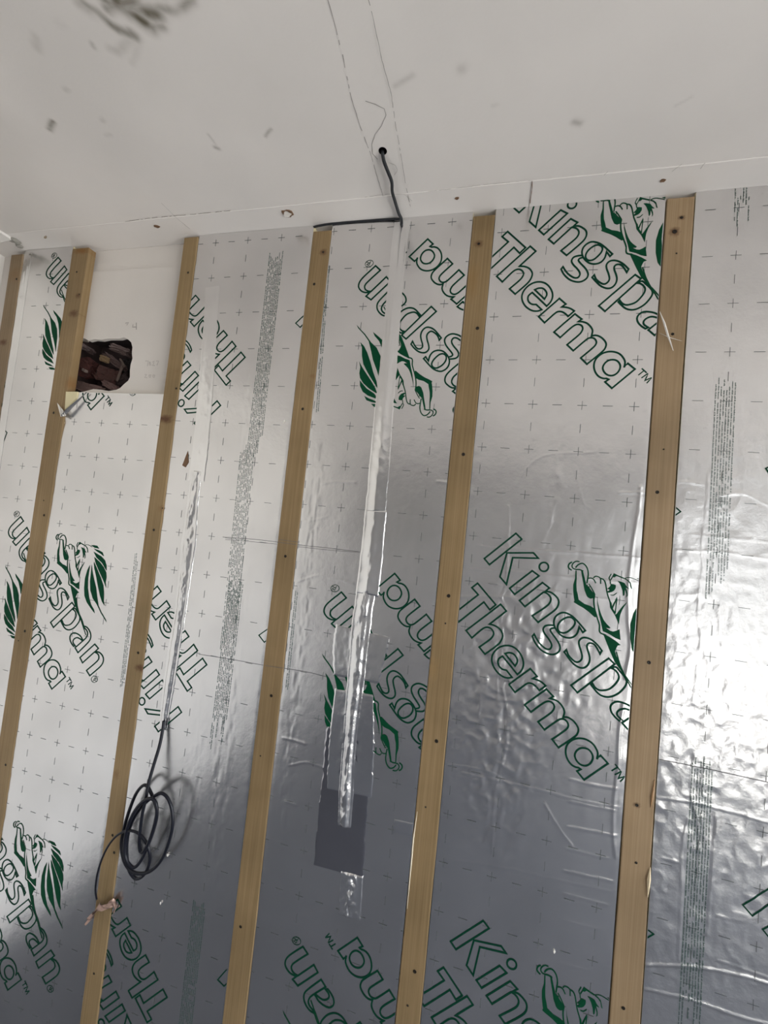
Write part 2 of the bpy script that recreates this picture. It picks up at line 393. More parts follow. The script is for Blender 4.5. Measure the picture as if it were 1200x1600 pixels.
ceil_quad_strip('pencil_line', [(570, 308), (605, 303), (632, 304), (644, 314)], .0009, M_pc2, ceil, dz=.0022, brk=.1)
ceil_quad_strip('pencil_line', [(252, 317), (275, 340), (297, 358)], .0010, M_pc2, ceil, dz=.0018)
ceil_quad_strip('surface_crack', [(190, 347), (240, 340), (300, 335), (360, 329)], .0012, simple('crack_shadow', (.16, .13, .10), .9), ceil, dz=.0013, brk=.25)
ceil_quad_strip('surface_crack', [(669, 299), (700, 296), (760, 288), (830, 282)], .0009, M_pc2, ceil, dz=.0021, brk=.25)
ceil_quad_strip('surface_crack', [(832, 284), (831, 297), (829, 312), (828, 318)], .0014, M_rust, ceil, dz=.0034)
for p in ((1066, 256, 1050, 268), (1102, 254, 1094, 264), (950, 268, 944, 274)):
    ceil_quad_strip('surface_crack', [p[:2], p[2:]], .0012, M_pc2, ceil, dz=.0036)
def chip(px, py, r, asp, mat, lab, rot=0, ring=False):
    c = CE(px, py, ZT-.002); bm = bmesh.new(); N = 14; rs = [1+.35*(random.random()-.5) for _ in range(N)]
    def ringv(s, z):
        out = []
        for k in range(N):
            a = 2*math.pi*k/N; x, y = r*s*rs[k]*math.cos(a), r*asp*s*rs[k]*math.sin(a)
            out.append(bm.verts.new((c[0]+x*math.cos(rot)-y*math.sin(rot), c[1]+x*math.sin(rot)+y*math.cos(rot), z)))
        return out
    A = ringv(1, ZT-.0005); B = ringv(.82, ZT-.0030); C_ = ringv(.6, ZT-.0028 if not ring else ZT-.0022)
    for X_, Y_ in ((A, B), (B, C_)):
        for k in range(N): bm.faces.new((X_[k], Y_[k], Y_[(k+1) % N], X_[(k+1) % N]))
    bm.faces.new(C_[::-1]); o = bm_obj('plaster_chip', bm, mat, ceil); o['label'] = lab; return c
chip(245, 354, .0085, .62, M_rust, 'small brown chip in the joint strip', .3)
chip(71, 371, .009, .35, M_chip, 'narrow dark scuff near the left corner', -.4)
chip(714, 310, .0048, .8, M_rust, 'tiny brown chip above the fifth batten'); chip(1036, 282, .0058, .8, M_rust, 'brown chip near the right batten')
c = chip(449, 334, .0155, .85, M_rust, 'brown-ringed hole in the joint strip')
bm = bmesh.new(); vs = [bm.verts.new((c[0]+.0105*math.cos(a)*(1+.2*math.sin(3*a))+.001, c[1]+.0095*math.sin(a)-.001, ZT-.0034+.0012*math.sin(a*2))) for a in [k*math.pi/8 for k in range(16)]]
bm.faces.new(vs[::-1]); bm_obj('plaster_chip', bm, M_paper, ceil)['label'] = 'pale plaster flap inside the brown ring'
# back wall with a broken hole behind the missing insulation
zj = XZ(215, 420, -Yb)[1]
hole_px = [(116, 536), (120, 531), (127, 528), (133, 529), (138, 532), (147, 530), (158, 531), (168, 529), (177, 529), (186, 529), (193, 527), (200, 530), (205, 535), (207, 543), (206, 552), (207, 560), (204, 570), (203, 580), (203, 589), (200, 595), (194, 600), (188, 606), (182, 609), (170, 611), (158, 609), (146, 608), (130, 612), (112, 616), (100, 612), (98, 590), (100, 560), (104, 540)]
hp = [XZ(x, y, -Yb) for x, y in hole_px]
bx0, bx1, bz0, bz1 = BX[1][0](1.9)-.01, BX[2][1](1.9)+.01, XZ(150, 700, -Yb)[1], zj
def poly_with_hole(outer, inner, yf, bm, thick):
    pts = [[Vector((x, z, 0)) for x, z in outer], [Vector((x, z, 0)) for x, z in inner]]
    tris = tessellate_polygon(pts); allp = outer+inner
    vs = [bm.verts.new((x, yf, z)) for x, z in allp]
    for t in tris:
        try: bm.faces.new([vs[i] for i in t])
        except ValueError: pass
    no = len(outer); back = [bm.verts.new((x, yf+thick, z)) for x, z in inner]
    m_ = len(inner)
    for k in range(m_): bm.faces.new((vs[no+k], vs[no+(k+1) % m_], back[(k+1) % m_], back[k]))
bm = bmesh.new()
poly_with_hole([(bx0, bz0), (bx1, bz0), (bx1, bz1), (bx0, bz1)], hp, Yb, bm, .0125)
def quad(bm, x0, x1, z0, z1, y): bm.faces.new([bm.verts.new(c) for c in ((x0, y, z0), (x1, y, z0), (x1, y, z1), (x0, y, z1))])
quad(bm, XLW, bx0, 0, ZT, Yb); quad(bm, bx1, XR, 0, ZT, Yb); quad(bm, bx0, bx1, 0, bz0, Yb)
quad(bm, bx0, bx1, bz1, ZT, Yb+.007)
bm.faces.new([bm.verts.new(c) for c in ((bx0, Yb, bz1), (bx1, Yb, bz1), (bx1, Yb+.007, bz1), (bx0, Yb+.007, bz1))])
bmesh.ops.recalc_face_normals(bm, faces=bm.faces[:])
wb = bm_obj('wall_back', bm, M_back); tag(wb, kind='structure'); set_stain(wb, np.zeros(len(wb.data.vertices)))
# masonry seen through the hole: void box + rough bricks and mortar as parts of the wall
ym = Yb+.0125
cx_, cz_ = XZ(160, 570, -ym)
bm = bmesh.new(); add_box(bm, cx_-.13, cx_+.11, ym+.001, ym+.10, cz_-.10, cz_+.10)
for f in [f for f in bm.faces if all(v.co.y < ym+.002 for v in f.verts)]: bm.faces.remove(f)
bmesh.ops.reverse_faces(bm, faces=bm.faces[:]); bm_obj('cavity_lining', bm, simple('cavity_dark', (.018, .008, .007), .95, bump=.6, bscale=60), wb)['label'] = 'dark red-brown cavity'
def rubble(name, px, py, sx, sz, rot, y, col, th=.03, lab=None):
    x, z = XZ(px, py, -y); bm = bmesh.new(); bmesh.ops.create_cube(bm, size=1)
    bmesh.ops.subdivide_edges(bm, edges=bm.edges[:], cuts=5, use_grid_fill=True)
    for v in bm.verts:
        n_ = Vector((random.uniform(-1, 1), random.uniform(-1, 1), random.uniform(-1, 1)))*.10
        c = v.co*(1-.12*v.co.length)+n_; v.co = Vector((c.x*sx, c.y*th, c.z*sz))
    bmesh.ops.rotate(bm, verts=bm.verts[:], cent=(0, 0, 0), matrix=Matrix.Rotation(rot, 3, 'Y'))
    for v in bm.verts: v.co += Vector((x, y+th/2, z))
    o = bm_obj(name, bm, simple('masonry_'+name, tuple(c*.8 for c in col), .9, bump=1, bscale=120), wb)
    if lab: o['label'] = lab
    return o
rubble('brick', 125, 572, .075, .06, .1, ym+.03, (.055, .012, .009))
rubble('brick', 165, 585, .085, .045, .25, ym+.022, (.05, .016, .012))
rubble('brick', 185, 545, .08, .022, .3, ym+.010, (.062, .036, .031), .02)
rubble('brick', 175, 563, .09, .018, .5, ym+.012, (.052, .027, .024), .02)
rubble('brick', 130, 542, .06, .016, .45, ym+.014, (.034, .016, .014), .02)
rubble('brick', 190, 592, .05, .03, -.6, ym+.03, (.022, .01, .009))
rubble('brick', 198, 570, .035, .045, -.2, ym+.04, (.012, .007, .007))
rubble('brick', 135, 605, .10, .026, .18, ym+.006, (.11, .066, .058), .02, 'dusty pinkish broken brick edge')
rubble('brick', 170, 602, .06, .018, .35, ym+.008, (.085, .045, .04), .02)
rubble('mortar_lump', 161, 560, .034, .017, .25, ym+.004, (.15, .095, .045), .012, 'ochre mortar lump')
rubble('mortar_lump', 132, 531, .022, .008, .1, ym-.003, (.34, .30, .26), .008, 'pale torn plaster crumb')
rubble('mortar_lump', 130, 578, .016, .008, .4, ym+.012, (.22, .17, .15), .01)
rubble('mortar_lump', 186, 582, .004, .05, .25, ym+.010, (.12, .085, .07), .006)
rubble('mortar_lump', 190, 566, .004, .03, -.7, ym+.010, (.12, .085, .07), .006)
# left wall with chipped reveal, other walls
def wall_poly(name, verts, faces, mat):
    o = mesh_obj(name, verts, faces, mat); set_stain(o, np.zeros(len(verts))); tag(o, kind='structure'); return o
yl = -.055*D
M_wl = painted('left_wall_paint', (.78, .76, .73), (.2, .17, .13))
wl = box_obj('wall_left', (XLW-.05, XLW, YR, Yb+.02, 0, ZT), M_wl); tag(wl, kind='structure'); set_stain(wl, np.zeros(8))
# plaster coving under the ceiling on the left, broken off short of the foil wall
prof = [(XLW, ZT)] + [(XL+.002, ZT), (XL, ZT-.006)] + [(XL-(XL-XLW)*math.sin(t*math.pi/2/7), ZT-.008-.085*(1-math.cos(t*math.pi/2/7))) for t in range(1, 8)] + [(XLW, ZT-.10)]
ys = [YR, -1.2]+list(np.linspace(-.6, yl, 30)); V = []; Fq = []; npf = len(prof)
for i, yy in enumerate(ys):
    for k, (x, z_) in enumerate(prof):
        j = random.uniform(-.004, .005) if i == len(ys)-1 else 0
        V.append((x+(random.uniform(-.0007, .0007) if 0 < k < npf-1 else 0), yy+j, z_+(random.uniform(-.0008, .0008) if k > 1 else 0)))
for i in range(len(ys)-1):
    for k in range(npf): k2 = (k+1) % npf; Fq.append((i*npf+k, i*npf+k2, (i+1)*npf+k2, (i+1)*npf+k))
Fq += [tuple(range(npf)), tuple(range((len(ys)-1)*npf, len(ys)*npf))[::-1]]
o = mesh_obj('trim_3', V, Fq, M_wl); tag(o, kind='structure'); set_stain(o, np.zeros(len(V)))
bmx = bmesh.new(); bmx.from_mesh(o.data); bmesh.ops.recalc_face_normals(bmx, faces=bmx.faces[:]); bmx.to_mesh(o.data); bmx.free()
def wall_open(name, axis, c, a0, a1, op, th, mat=None):
    """wall with one opening, as a frame of four boxes in one mesh"""
    bm = bmesh.new(); o0, o1, z0, z1 = op
    for A0, A1, Z0, Z1 in ((a0, o0, 0, ZT), (o1, a1, 0, ZT), (o0, o1, 0, z0), (o0, o1, z1, ZT)):
        if Z1-Z0 < 1e-4: continue
        if axis == 'y': add_box(bm, A0, A1, min(c, c+th), max(c, c+th), Z0, Z1)
        else: add_box(bm, min(c, c+th), max(c, c+th), A0, A1, Z0, Z1)
    o = bm_obj(name, bm, mat or M_wall); tag(o, kind='structure'); set_stain(o, np.zeros(len(o.data.vertices))); return o
M_rear = painted('bare_rear_plaster', (.30, .295, .30), (.2, .17, .13))
wall_open('wall_rear', 'y', YR, XLW-.02, XR+.15, DOOR, -.15, M_rear)
wall_open('wall_right', 'x', XR, YR, .1, FILL_WIN, .15)
def window(name, axis, c, op, cols):
    o0, o1, z0, z1 = op; root = None; fw = .06
    def bx_(bm, A0, A1, Z0, Z1, d0, d1):
        if axis == 'y': add_box(bm, A0, A1, c+d0, c+d1, Z0, Z1, bevel=.004)
        else: add_box(bm, c+d0, c+d1, A0, A1, Z0, Z1, bevel=.004)
    s = -1 if axis == 'y' else 1
    lo, hi = sorted((s*.04, s*.09)); bm = bmesh.new()
    bx_(bm, o0, o1, z0, z0+fw, lo, hi); bx_(bm, o0, o1, z1-fw, z1, lo, hi)
    ws = np.linspace(o0, o1, cols+1)
    for k, w_ in enumerate(ws):
        a = w_ if k == 0 else (w_-fw if k == cols else w_-fw/2); bx_(bm, a, a+fw, z0+fw, z1-fw, lo, hi)
    root = bm_obj(name, bm, M_white); tag(root, kind='structure')
    for k in range(cols):
        bm = bmesh.new(); g0, g1 = sorted((s*.06, s*.066)); bx_(bm, ws[k]+fw/2, ws[k+1]-fw/2, z0+fw/2, z1-fw/2, g0, g1); bm_obj('pane', bm, M_glass, root)
    return root
go = box_obj('glare_block_wall', (-3.0, 6.5, YR-3.2, YR-3.0, -.2, 2.7), simple('block_wall_render', (.21, .21, .205), .9, bump=.3, bscale=20)); tag(go, kind='structure')  # unseen wall, added to block sky glare through the door
d1 = window('door_1', 'y', YR, DOOR, 2)
hd = box_obj('door_handle', ((DOOR[0]+DOOR[1])/2+.01, (DOOR[0]+DOOR[1])/2+.03, YR-.03, YR-.005, .98, 1.12), M_screw, d1, .004)
window('fill_window', 'x', XR, FILL_WIN, 2)  # unseen, added to lift the ambient light of the room

# ------------------------------------------------------------------ printed artwork, traced once, in pixels of the middle right board
def c10(ox, oy, s, pts): return [(ox+p[0]/s, oy+p[1]/s)+tuple(p[2:]) for p in pts]
C_ = 1
K = []   # (points, closed)
def add(ox, oy, s, pts, closed=True): K.append((c10(ox, oy, s, pts), closed))
# second line of lettering
add(700, 900, 10, [(460, 110, 1), (745, 448, 1), (650, 525, 1), (558, 405, 1), (165, 715, 1), (72, 600, 1), (470, 290, 1), (370, 180, 1)])
add(700, 900, 10, [(820, 440, 1), (910, 545, 1), (645, 750, 1), (720, 770), (800, 820), (848, 900), (848, 960), (810, 1035), (760, 1085), (575, 1220, 1), (485, 1110, 1), (640, 1000), (690, 950), (712, 895), (690, 840), (640, 803), (590, 800), (530, 830), (370, 965, 1), (280, 850, 1)])
add(700, 900, 10, [(1080, 1535, 1), (1140, 1480), (1175, 1400), (1170, 1310), (1120, 1200), (1040, 1120), (940, 1085), (840, 1095), (750, 1150), (690, 1240), (685, 1340), (730, 1450), (800, 1530), (870, 1575), (940, 1590), (1000, 1580, 1), (910, 1470, 1), (850, 1455), (800, 1410), (778, 1350), (792, 1290), (850, 1250, 1)])
add(700, 900, 10, [(890, 1210, 1), (950, 1197), (1020, 1215), (1070, 1275), (1083, 1340), (1045, 1405, 1)])
add(780, 1000, 10, [(485, 445, 1), (590, 565, 1), (520, 600, 1), (590, 620), (660, 655), (725, 712, 1), (625, 785, 1), (570, 720), (510, 678), (450, 670), (390, 705), (245, 815, 1), (150, 690, 1)])
add(780, 1000, 10, [(735, 765, 1), (845, 880, 1), (785, 910, 1), (850, 925), (930, 970), (990, 1045), (1018, 1120), (1000, 1205, 1), (1060, 1205), (1130, 1240), (1190, 1300), (1235, 1380), (1230, 1440), (1190, 1500), (925, 1680, 1), (825, 1550, 1), (1000, 1430), (1060, 1380), (1080, 1330), (1055, 1270), (1010, 1237), (950, 1235), (880, 1275), (705, 1400, 1), (605, 1275, 1), (800, 1140), (845, 1090), (860, 1040), (840, 990), (790, 957), (740, 958), (680, 988), (495, 1125, 1), (395, 1010, 1)])
add(860, 1080, 10, [(725, 1065, 1), (785, 1005, 1), (900, 1130, 1), (525, 1385, 1), (415, 1250, 1), (475, 1220, 1), (440, 1195, 1), (390, 1185), (320, 1140), (265, 1060), (238, 960), (250, 860), (300, 790), (380, 745), (470, 735), (560, 755), (650, 810), (710, 890), (740, 970)])
add(860, 1080, 10, [(510, 885), (600, 915), (655, 990), (660, 1060), (620, 1130), (545, 1165), (460, 1140), (400, 1070), (380, 990), (430, 910)])
NS = len(K)
# first line of lettering
add(740, 820, 10, [(660, 130, 1), (750, 220, 1), (245, 620, 1), (165, 525, 1)])
add(740, 820, 10, [(520, 435, 1), (935, 435, 1), (1010, 520, 1), (610, 510, 1), (512, 930, 1), (410, 810, 1)])
add(740, 820, 10, [(915, 715, 1), (1020, 795, 1), (640, 1085, 1), (560, 990, 1)])
add(740, 820, 10, [(1097+72*math.cos(t*math.pi/5), 655+70*math.sin(t*math.pi/5)) for t in range(10)])
add(820, 900, 10, [(275, 100, 1), (385, 185, 1), (320, 235, 1), (400, 250), (460, 290), (515, 350), (530, 410), (510, 480), (450, 545), (205, 720, 1), (115, 620, 1), (350, 460), (395, 405), (405, 350), (380, 300), (335, 265), (290, 250, 1), (0, 475, 1), (-85, 380, 1)])
add(820, 900, 10, [(945, 850, 1), (870, 760), (800, 680), (740, 625), (670, 585), (600, 568), (530, 590), (475, 640), (452, 720), (470, 800), (520, 880), (590, 940), (680, 965), (760, 950), (820, 890), (850, 790, 1), (905, 880, 1)])
add(820, 900, 10, [(700, 640), (760, 670), (785, 720), (765, 780), (700, 845), (630, 885), (560, 880), (515, 830), (515, 770), (550, 710), (620, 660)])
add(820, 900, 10, [(450, 770, 1), (380, 765), (320, 775), (285, 830), (310, 900), (370, 980), (415, 1060), (415, 1110), (380, 1145), (320, 1130), (240, 1060), (190, 990), (145, 905, 1), (115, 940, 1), (160, 1040), (240, 1140), (330, 1200), (430, 1225), (520, 1190), (550, 1130), (530, 1050), (480, 970), (420, 890), (395, 840), (420, 815), (470, 810, 1)], False)
add(820, 900, 10, [(650, 1150, 1), (680, 1230), (740, 1300), (810, 1345), (870, 1320), (895, 1270), (880, 1180), (850, 1080), (850, 1010), (900, 965), (970, 965), (1050, 1000), (1130, 1070), (1205, 1165, 1), (1175, 1215, 1), (1130, 1130), (1080, 1065), (1020, 1045), (975, 1070), (975, 1130), (1000, 1210), (1015, 1300), (990, 1380), (930, 1430), (860, 1430), (770, 1380), (690, 1290), (615, 1185, 1)])
add(880, 1000, 10, [(710, 285, 1), (805, 375, 1), (220, 820, 1), (120, 705, 1)])
add(880, 1000, 10, [(745, 440, 1), (820, 420), (880, 480), (940, 550), (985, 620), (985, 690), (930, 770), (850, 840), (740, 885), (650, 885), (560, 845), (480, 760), (435, 700, 1), (460, 680, 1), (500, 740), (560, 780), (640, 785), (720, 765), (800, 700), (860, 620), (870, 560), (840, 500), (790, 455)])
KA = len(K)
# last letters of the first line come from the left board (own pixels)
add(70, 920, 10, [(580, 795, 1), (540, 730), (480, 692), (430, 687), (388, 730), (385, 790), (410, 850), (440, 890, 1), (462, 880, 1), (430, 830), (440, 785), (490, 757), (535, 775), (575, 805)], False)
add(70, 920, 10, [(580, 577, 1), (640, 600), (683, 660), (700, 725), (690, 785), (650, 840), (505, 985, 1), (460, 910, 1), (580, 805), (630, 755), (652, 700), (640, 650), (600, 605, 1)])
add(70, 920, 10, [(760, 855, 1), (815, 920, 1), (770, 965, 1), (830, 982), (870, 1020), (893, 1080), (880, 1145), (835, 1205), (685, 1335, 1), (635, 1255, 1), (780, 1130), (820, 1080), (820, 1030), (795, 995), (755, 975, 1), (575, 1140, 1), (535, 1060, 1)])
A0 = np.array(XZ(892, 1070.5)); B0 = np.array(XZ(79, 972.5))     # the same corner of the p on both boards
A1v = np.array(XZ(951, 1028.5))-A0; B1v = np.array(XZ(111.5, 942.5))-B0
SCL = np.linalg.norm(A1v)/np.linalg.norm(B1v)
def uA(p): return tuple(np.array(XZ(*p[:2]))-A0)+tuple(p[2:])
def uB(p): return tuple((np.array(XZ(*p[:2]))-B0)*SCL)+tuple(p[2:])
LETTERS = [([uA(p) if i < KA else uB(p) for p in pts], cl) for i, (pts, cl) in enumerate(K)]
TM = [[uA((860+a/10, 1080+b/10, 1)) for a, b in l] for l in ([(1010, 1140), (1090, 1235)], [(1050, 1185), (955, 1245)], [(1005, 1305), (1110, 1250), (1062, 1362), (1172, 1335), (1090, 1415)])]
RG = [[uB((70+a/10, 920+b/10)) for a, b in l] for l in ([(755+48*math.cos(t*math.pi/6), 1390+48*math.sin(t*math.pi/6)) for t in range(13)], [(735, 1420), (760, 1365), (785, 1385), (750, 1400), (785, 1420)])]
# emblem: solid shapes and brush strokes (first group traced on the right board, mane on the left board)
def eA(ox, oy, pts): return [uA((ox+a/15, oy+b/15)) for a, b in pts]
def eB(pts): return [uB((70+a/10, 820+b/10)) for a, b in pts]
SOL = [
 eA(880, 870, [(290, 310), (280, 500), (235, 650), (235, 800), (250, 950), (265, 1030), (245, 1060), (340, 1120), (480, 1200), (600, 1290), (740, 1415), (770, 1410), (735, 1210), (640, 1150), (500, 1100), (360, 1000), (345, 900), (315, 780), (310, 650), (315, 500), (315, 320)]),
 eA(880, 870, [(420, 320), (465, 340), (510, 520), (545, 660), (600, 700), (660, 780), (740, 880), (720, 960), (640, 980), (580, 950), (555, 920), (540, 880), (500, 780), (470, 600), (440, 450)]),
 eA(880, 870, [(795, 930), (810, 1060), (850, 1220), (900, 1370), (950, 1480), (1020, 1570), (1110, 1660), (1080, 1675), (1000, 1660), (1100, 1730), (1170, 1750), (1250, 1730), (1320, 1695), (1345, 1950), (1220, 1900), (1080, 1810), (930, 1740), (890, 1550), (840, 1350), (800, 1100)]),
 eA(920, 960, [(250, 425), (340, 445), (480, 520), (620, 610), (750, 715), (680, 725), (640, 790), (610, 860), (650, 980), (720, 1120), (800, 1300), (880, 1490), (850, 1450), (740, 1300), (610, 1120), (500, 870), (400, 620), (350, 490)]),
 eA(930, 880, [(440, 230), (520, 270), (690, 345), (670, 365), (500, 295), (450, 330), (420, 320), (370, 400), (355, 380), (400, 310)]),
 eA(930, 880, [(360, 480), (430, 490), (485, 510), (480, 580), (440, 640), (390, 670), (310, 690), (285, 660), (345, 620), (280, 600), (330, 560), (360, 520)]),
 eA(930, 880, [(520, 410), (600, 425), (690, 460), (730, 530), (795, 600), (720, 570), (755, 700), (755, 760), (720, 800), (735, 730), (700, 610), (685, 740), (655, 770), (640, 640), (600, 520), (560, 450)]),
 eA(930, 880, [(690, 345), (770, 390), (830, 450), (865, 600), (835, 580), (815, 480), (760, 410), (690, 370)]),
 eA(930, 880, [(345, 735), (430, 737), (505, 685), (510, 700), (440, 755), (380, 755)]),
 eA(930, 880, [(330, 840), (385, 930), (395, 1010), (440, 920), (515, 780), (500, 860), (415, 1060), (470, 1150), (450, 1200), (350, 1040)]),
 eA(930, 880, [(515, 790), (520, 850), (500, 1000), (480, 1190), (450, 1180), (475, 1050), (490, 880)]),
 eA(930, 880, [(750, 900), (660, 990), (600, 1060), (510, 1180), (485, 1200), (450, 1190), (500, 1300), (555, 1430), (570, 1300), (590, 1200), (640, 1080), (690, 1000)]),
 eB([(690, 650), (650, 730), (615, 850), (600, 1000), (605, 1120), (640, 1220), (700, 1310), (760, 1390), (745, 1330), (700, 1250), (670, 1130), (655, 1000), (660, 850), (680, 720)]),
 eB([(715, 640), (705, 760), (690, 900), (695, 1040), (730, 1160), (790, 1250), (850, 1380), (900, 1460), (940, 1530), (925, 1480), (860, 1370), (815, 1270), (795, 1130), (780, 1000), (745, 850), (725, 740)]),
 eB([(750, 600), (755, 700), (785, 830), (810, 980), (840, 1120), (870, 1210), (910, 1275), (895, 1200), (900, 1080), (890, 960), (850, 840), (800, 720)]),
 eB([(755, 530), (775, 620), (820, 730), (870, 840), (905, 920), (935, 1005), (925, 920), (940, 840), (935, 770), (900, 690), (840, 610)]),
 eB([(745, 450), (790, 540), (870, 620), (940, 740), (940, 660), (915, 580), (860, 520)]),
 eB([(745, 400), (800, 450), (850, 480), (900, 520), (880, 460), (830, 430)]),
 eB([(705, 350), (760, 390), (830, 405), (800, 360), (750, 350)])]
BRU = [(eA(880, 870, p), w) for p, w in (
 ([(210, 120), (150, 150), (120, 210), (135, 265), (200, 310)], 34), ([(380, 112), (310, 100), (240, 140), (205, 210), (235, 270), (300, 290)], 28),
 ([(290, 250), (340, 190), (420, 150), (480, 160), (540, 220), (575, 300), (588, 400), (575, 500), (555, 620)], 32), ([(300, 295), (380, 295), (470, 330)], 32),
 ([(590, 500), (650, 492), (710, 520), (765, 615)], 26), ([(710, 490), (755, 452), (820, 462), (870, 500), (878, 630)], 26),
 ([(870, 500), (940, 525), (985, 600), (1010, 720), (1040, 880), (1080, 1000), (1130, 1150)], 30), ([(600, 630), (660, 720), (740, 870)], 26), ([(560, 640), (570, 690), (620, 700)], 20),
 ([(740, 870), (718, 1000), (735, 1200), (790, 1400), (850, 1600), (862, 1770), (1000, 1830)], 34))]
BRU += [(eA(930, 880, p), w) for p, w in (([(378, 245), (325, 350), (350, 400), (358, 480)], 22), ([(690, 355), (760, 333), (830, 335), (930, 370), (1040, 415)], 16))]
BRU += [(eA(920, 960, [(860, 1440), (1000, 1640), (1120, 1880)]), 26), (eB([(480, 1150), (500, 1300), (560, 1520), (600, 1640), (625, 1720)]), 28)]
MM15 = float(np.linalg.norm(np.array(uA((900, 1000)))-np.array(uA((901, 1000)))))/15    # metres per traced unit

def ribbon(bm, pts, w, closed=False, y=0):
    P = [np.array(p, float) for p in pts]
    if closed and np.linalg.norm(P[0]-P[-1]) < 1e-6: P = P[:-1]
    R_ = []
    n = len(P)
    for i in range(n if closed else n-1):
        a, b = P[i], P[(i+1) % n]; k = max(1, int(np.linalg.norm(b-a)/.006)); R_ += [a+(b-a)*t/k for t in range(k)]
    if not closed: R_.append(P[-1])
    n = len(R_); L = []
    for i in range(n):
        a = R_[i-1] if (closed or i) else R_[i]; b = R_[i]; c = R_[(i+1) % n] if (closed or i < n-1) else R_[i]
        d1 = b-a; d2 = c-b
        if np.linalg.norm(d1) < 1e-9: d1 = d2
        if np.linalg.norm(d2) < 1e-9: d2 = d1
        d1 = d1/(np.linalg.norm(d1)+1e-12); d2 = d2/(np.linalg.norm(d2)+1e-12)
        n1 = np.array([-d1[1], d1[0]]); n2 = np.array([-d2[1], d2[0]]); m_ = n1+n2; q = m_@m_
        m_ = m_*(2/q) if q > .35 else n1*1.0
        if np.linalg.norm(m_) > 2.2: m_ = m_/np.linalg.norm(m_)*2.2
        L.append((bm.verts.new((*(b+m_*w/2), 0)), bm.verts.new((*(b-m_*w/2), 0))))
    for i in range(n if closed else n-1):
        j = (i+1) % n
        try: bm.faces.new((L[i][0], L[i][1], L[j][1], L[j][0]))
        except ValueError: pass
def finish_print(name, bm, board, mat, clip=True, off=.00055, lab=None, kind=None):
    """bm is drawn in the xy plane as (x, z): clip to the board, drape on its relief"""
    zt, zb = board['z1'], board['z0']
    if clip:
        for side in (0, 1):
            fx = board['xl'] if side == 0 else board['xr']
            a = np.array([fx(zt), zt]); b = np.array([fx(zb), zb]); t = a-b; nn = np.array([t[1], -t[0]]); nn /= np.linalg.norm(nn)
            if side == 0: nn = -nn     # outward
            if (nn[0] > 0) != (side == 1): nn = -nn
            a = a-nn*.0008
            bmesh.ops.bisect_plane(bm, geom=bm.verts[:]+bm.edges[:]+bm.faces[:], dist=1e-7, plane_co=(a[0], a[1], 0), plane_no=(nn[0], nn[1], 0), clear_outer=True)
        for z_, s in ((zt-.001, 1), (zb+.001, -1)):
            bmesh.ops.bisect_plane(bm, geom=bm.verts[:]+bm.edges[:]+bm.faces[:], dist=1e-7, plane_co=(0, z_, 0), plane_no=(0, s, 0), clear_outer=True)
    if not len(bm.faces): bm.free(); return None
    co = np.array([v.co[:2] for v in bm.verts]); h = board['hs'](co[:, 0], co[:, 1])
    for v, hh in zip(bm.verts, h): v.co = Vector((v.co.x, board['y']-hh-off, v.co.y))
    o = bm_obj(name, bm, mat, board['root'])
    if lab: o['label'] = lab
    if kind: o['kind'] = kind
    return o
def stamp(board, anchorA_px, anchor_px, sgn, what='both', rotd=0.0, off=(0, 0)):
    """place the artwork: the point seen at anchorA_px on the reference lies at anchor_px here"""
    a = np.array(uA(anchorA_px)[:2]) if anchorA_px[-1] != 'B' else np.array(uB(anchorA_px[:2]))
    t = np.array(XZ(*anchor_px, board['s'])); ca, sa = math.cos(rotd), math.sin(rotd)
    T = lambda p: (np.array([ca*(p[0]-a[0])-sa*(p[1]-a[1]), sa*(p[0]-a[0])+ca*(p[1]-a[1])])*sgn+t)
    ww = .0036
    bm = bmesh.new()
    for pts, cl in LETTERS:
        P = [tuple(T(p))+tuple(p[2:]) for p in pts]
        cp = catmull(P, .004, cl); ribbon(bm, cp, ww, cl)
    for l in TM: ribbon(bm, [T(p) for p in l], .0024)
    for l in RG: ribbon(bm, [T(p) for p in l], .0013)
    finish_print('printed_lettering', bm, board, M_ink2)
    bm = bmesh.new()
    for pts in SOL:
        P = catmull([tuple(T(p)) for p in pts], .006, True) if False else [T(p) for p in pts]
        vs = [bm.verts.new((p[0], p[1], 0)) for p in P]
        for tr in tessellate_polygon([[Vector((p[0], p[1], 0)) for p in P]]):
            try: bm.faces.new([vs[i] for i in tr])
            except ValueError: pass
    xs = [v.co.x for v in bm.verts]; ys = [v.co.y for v in bm.verts]
    for x in np.arange(min(xs), max(xs), .009): bmesh.ops.bisect_plane(bm, geom=bm.verts[:]+bm.edges[:]+bm.faces[:], dist=1e-7, plane_co=(x, 0, 0), plane_no=(1, 0, 0))
    for y in np.arange(min(ys), max(ys), .012): bmesh.ops.bisect_plane(bm, geom=bm.verts[:]+bm.edges[:]+bm.faces[:], dist=1e-7, plane_co=(0, y, 0), plane_no=(0, 1, 0))
    for pts, w in BRU: ribbon(bm, catmull([tuple(T(p)) for p in pts], .004, False), w*MM15)
    finish_print('printed_emblem', bm, board, M_ink, off=.00065)

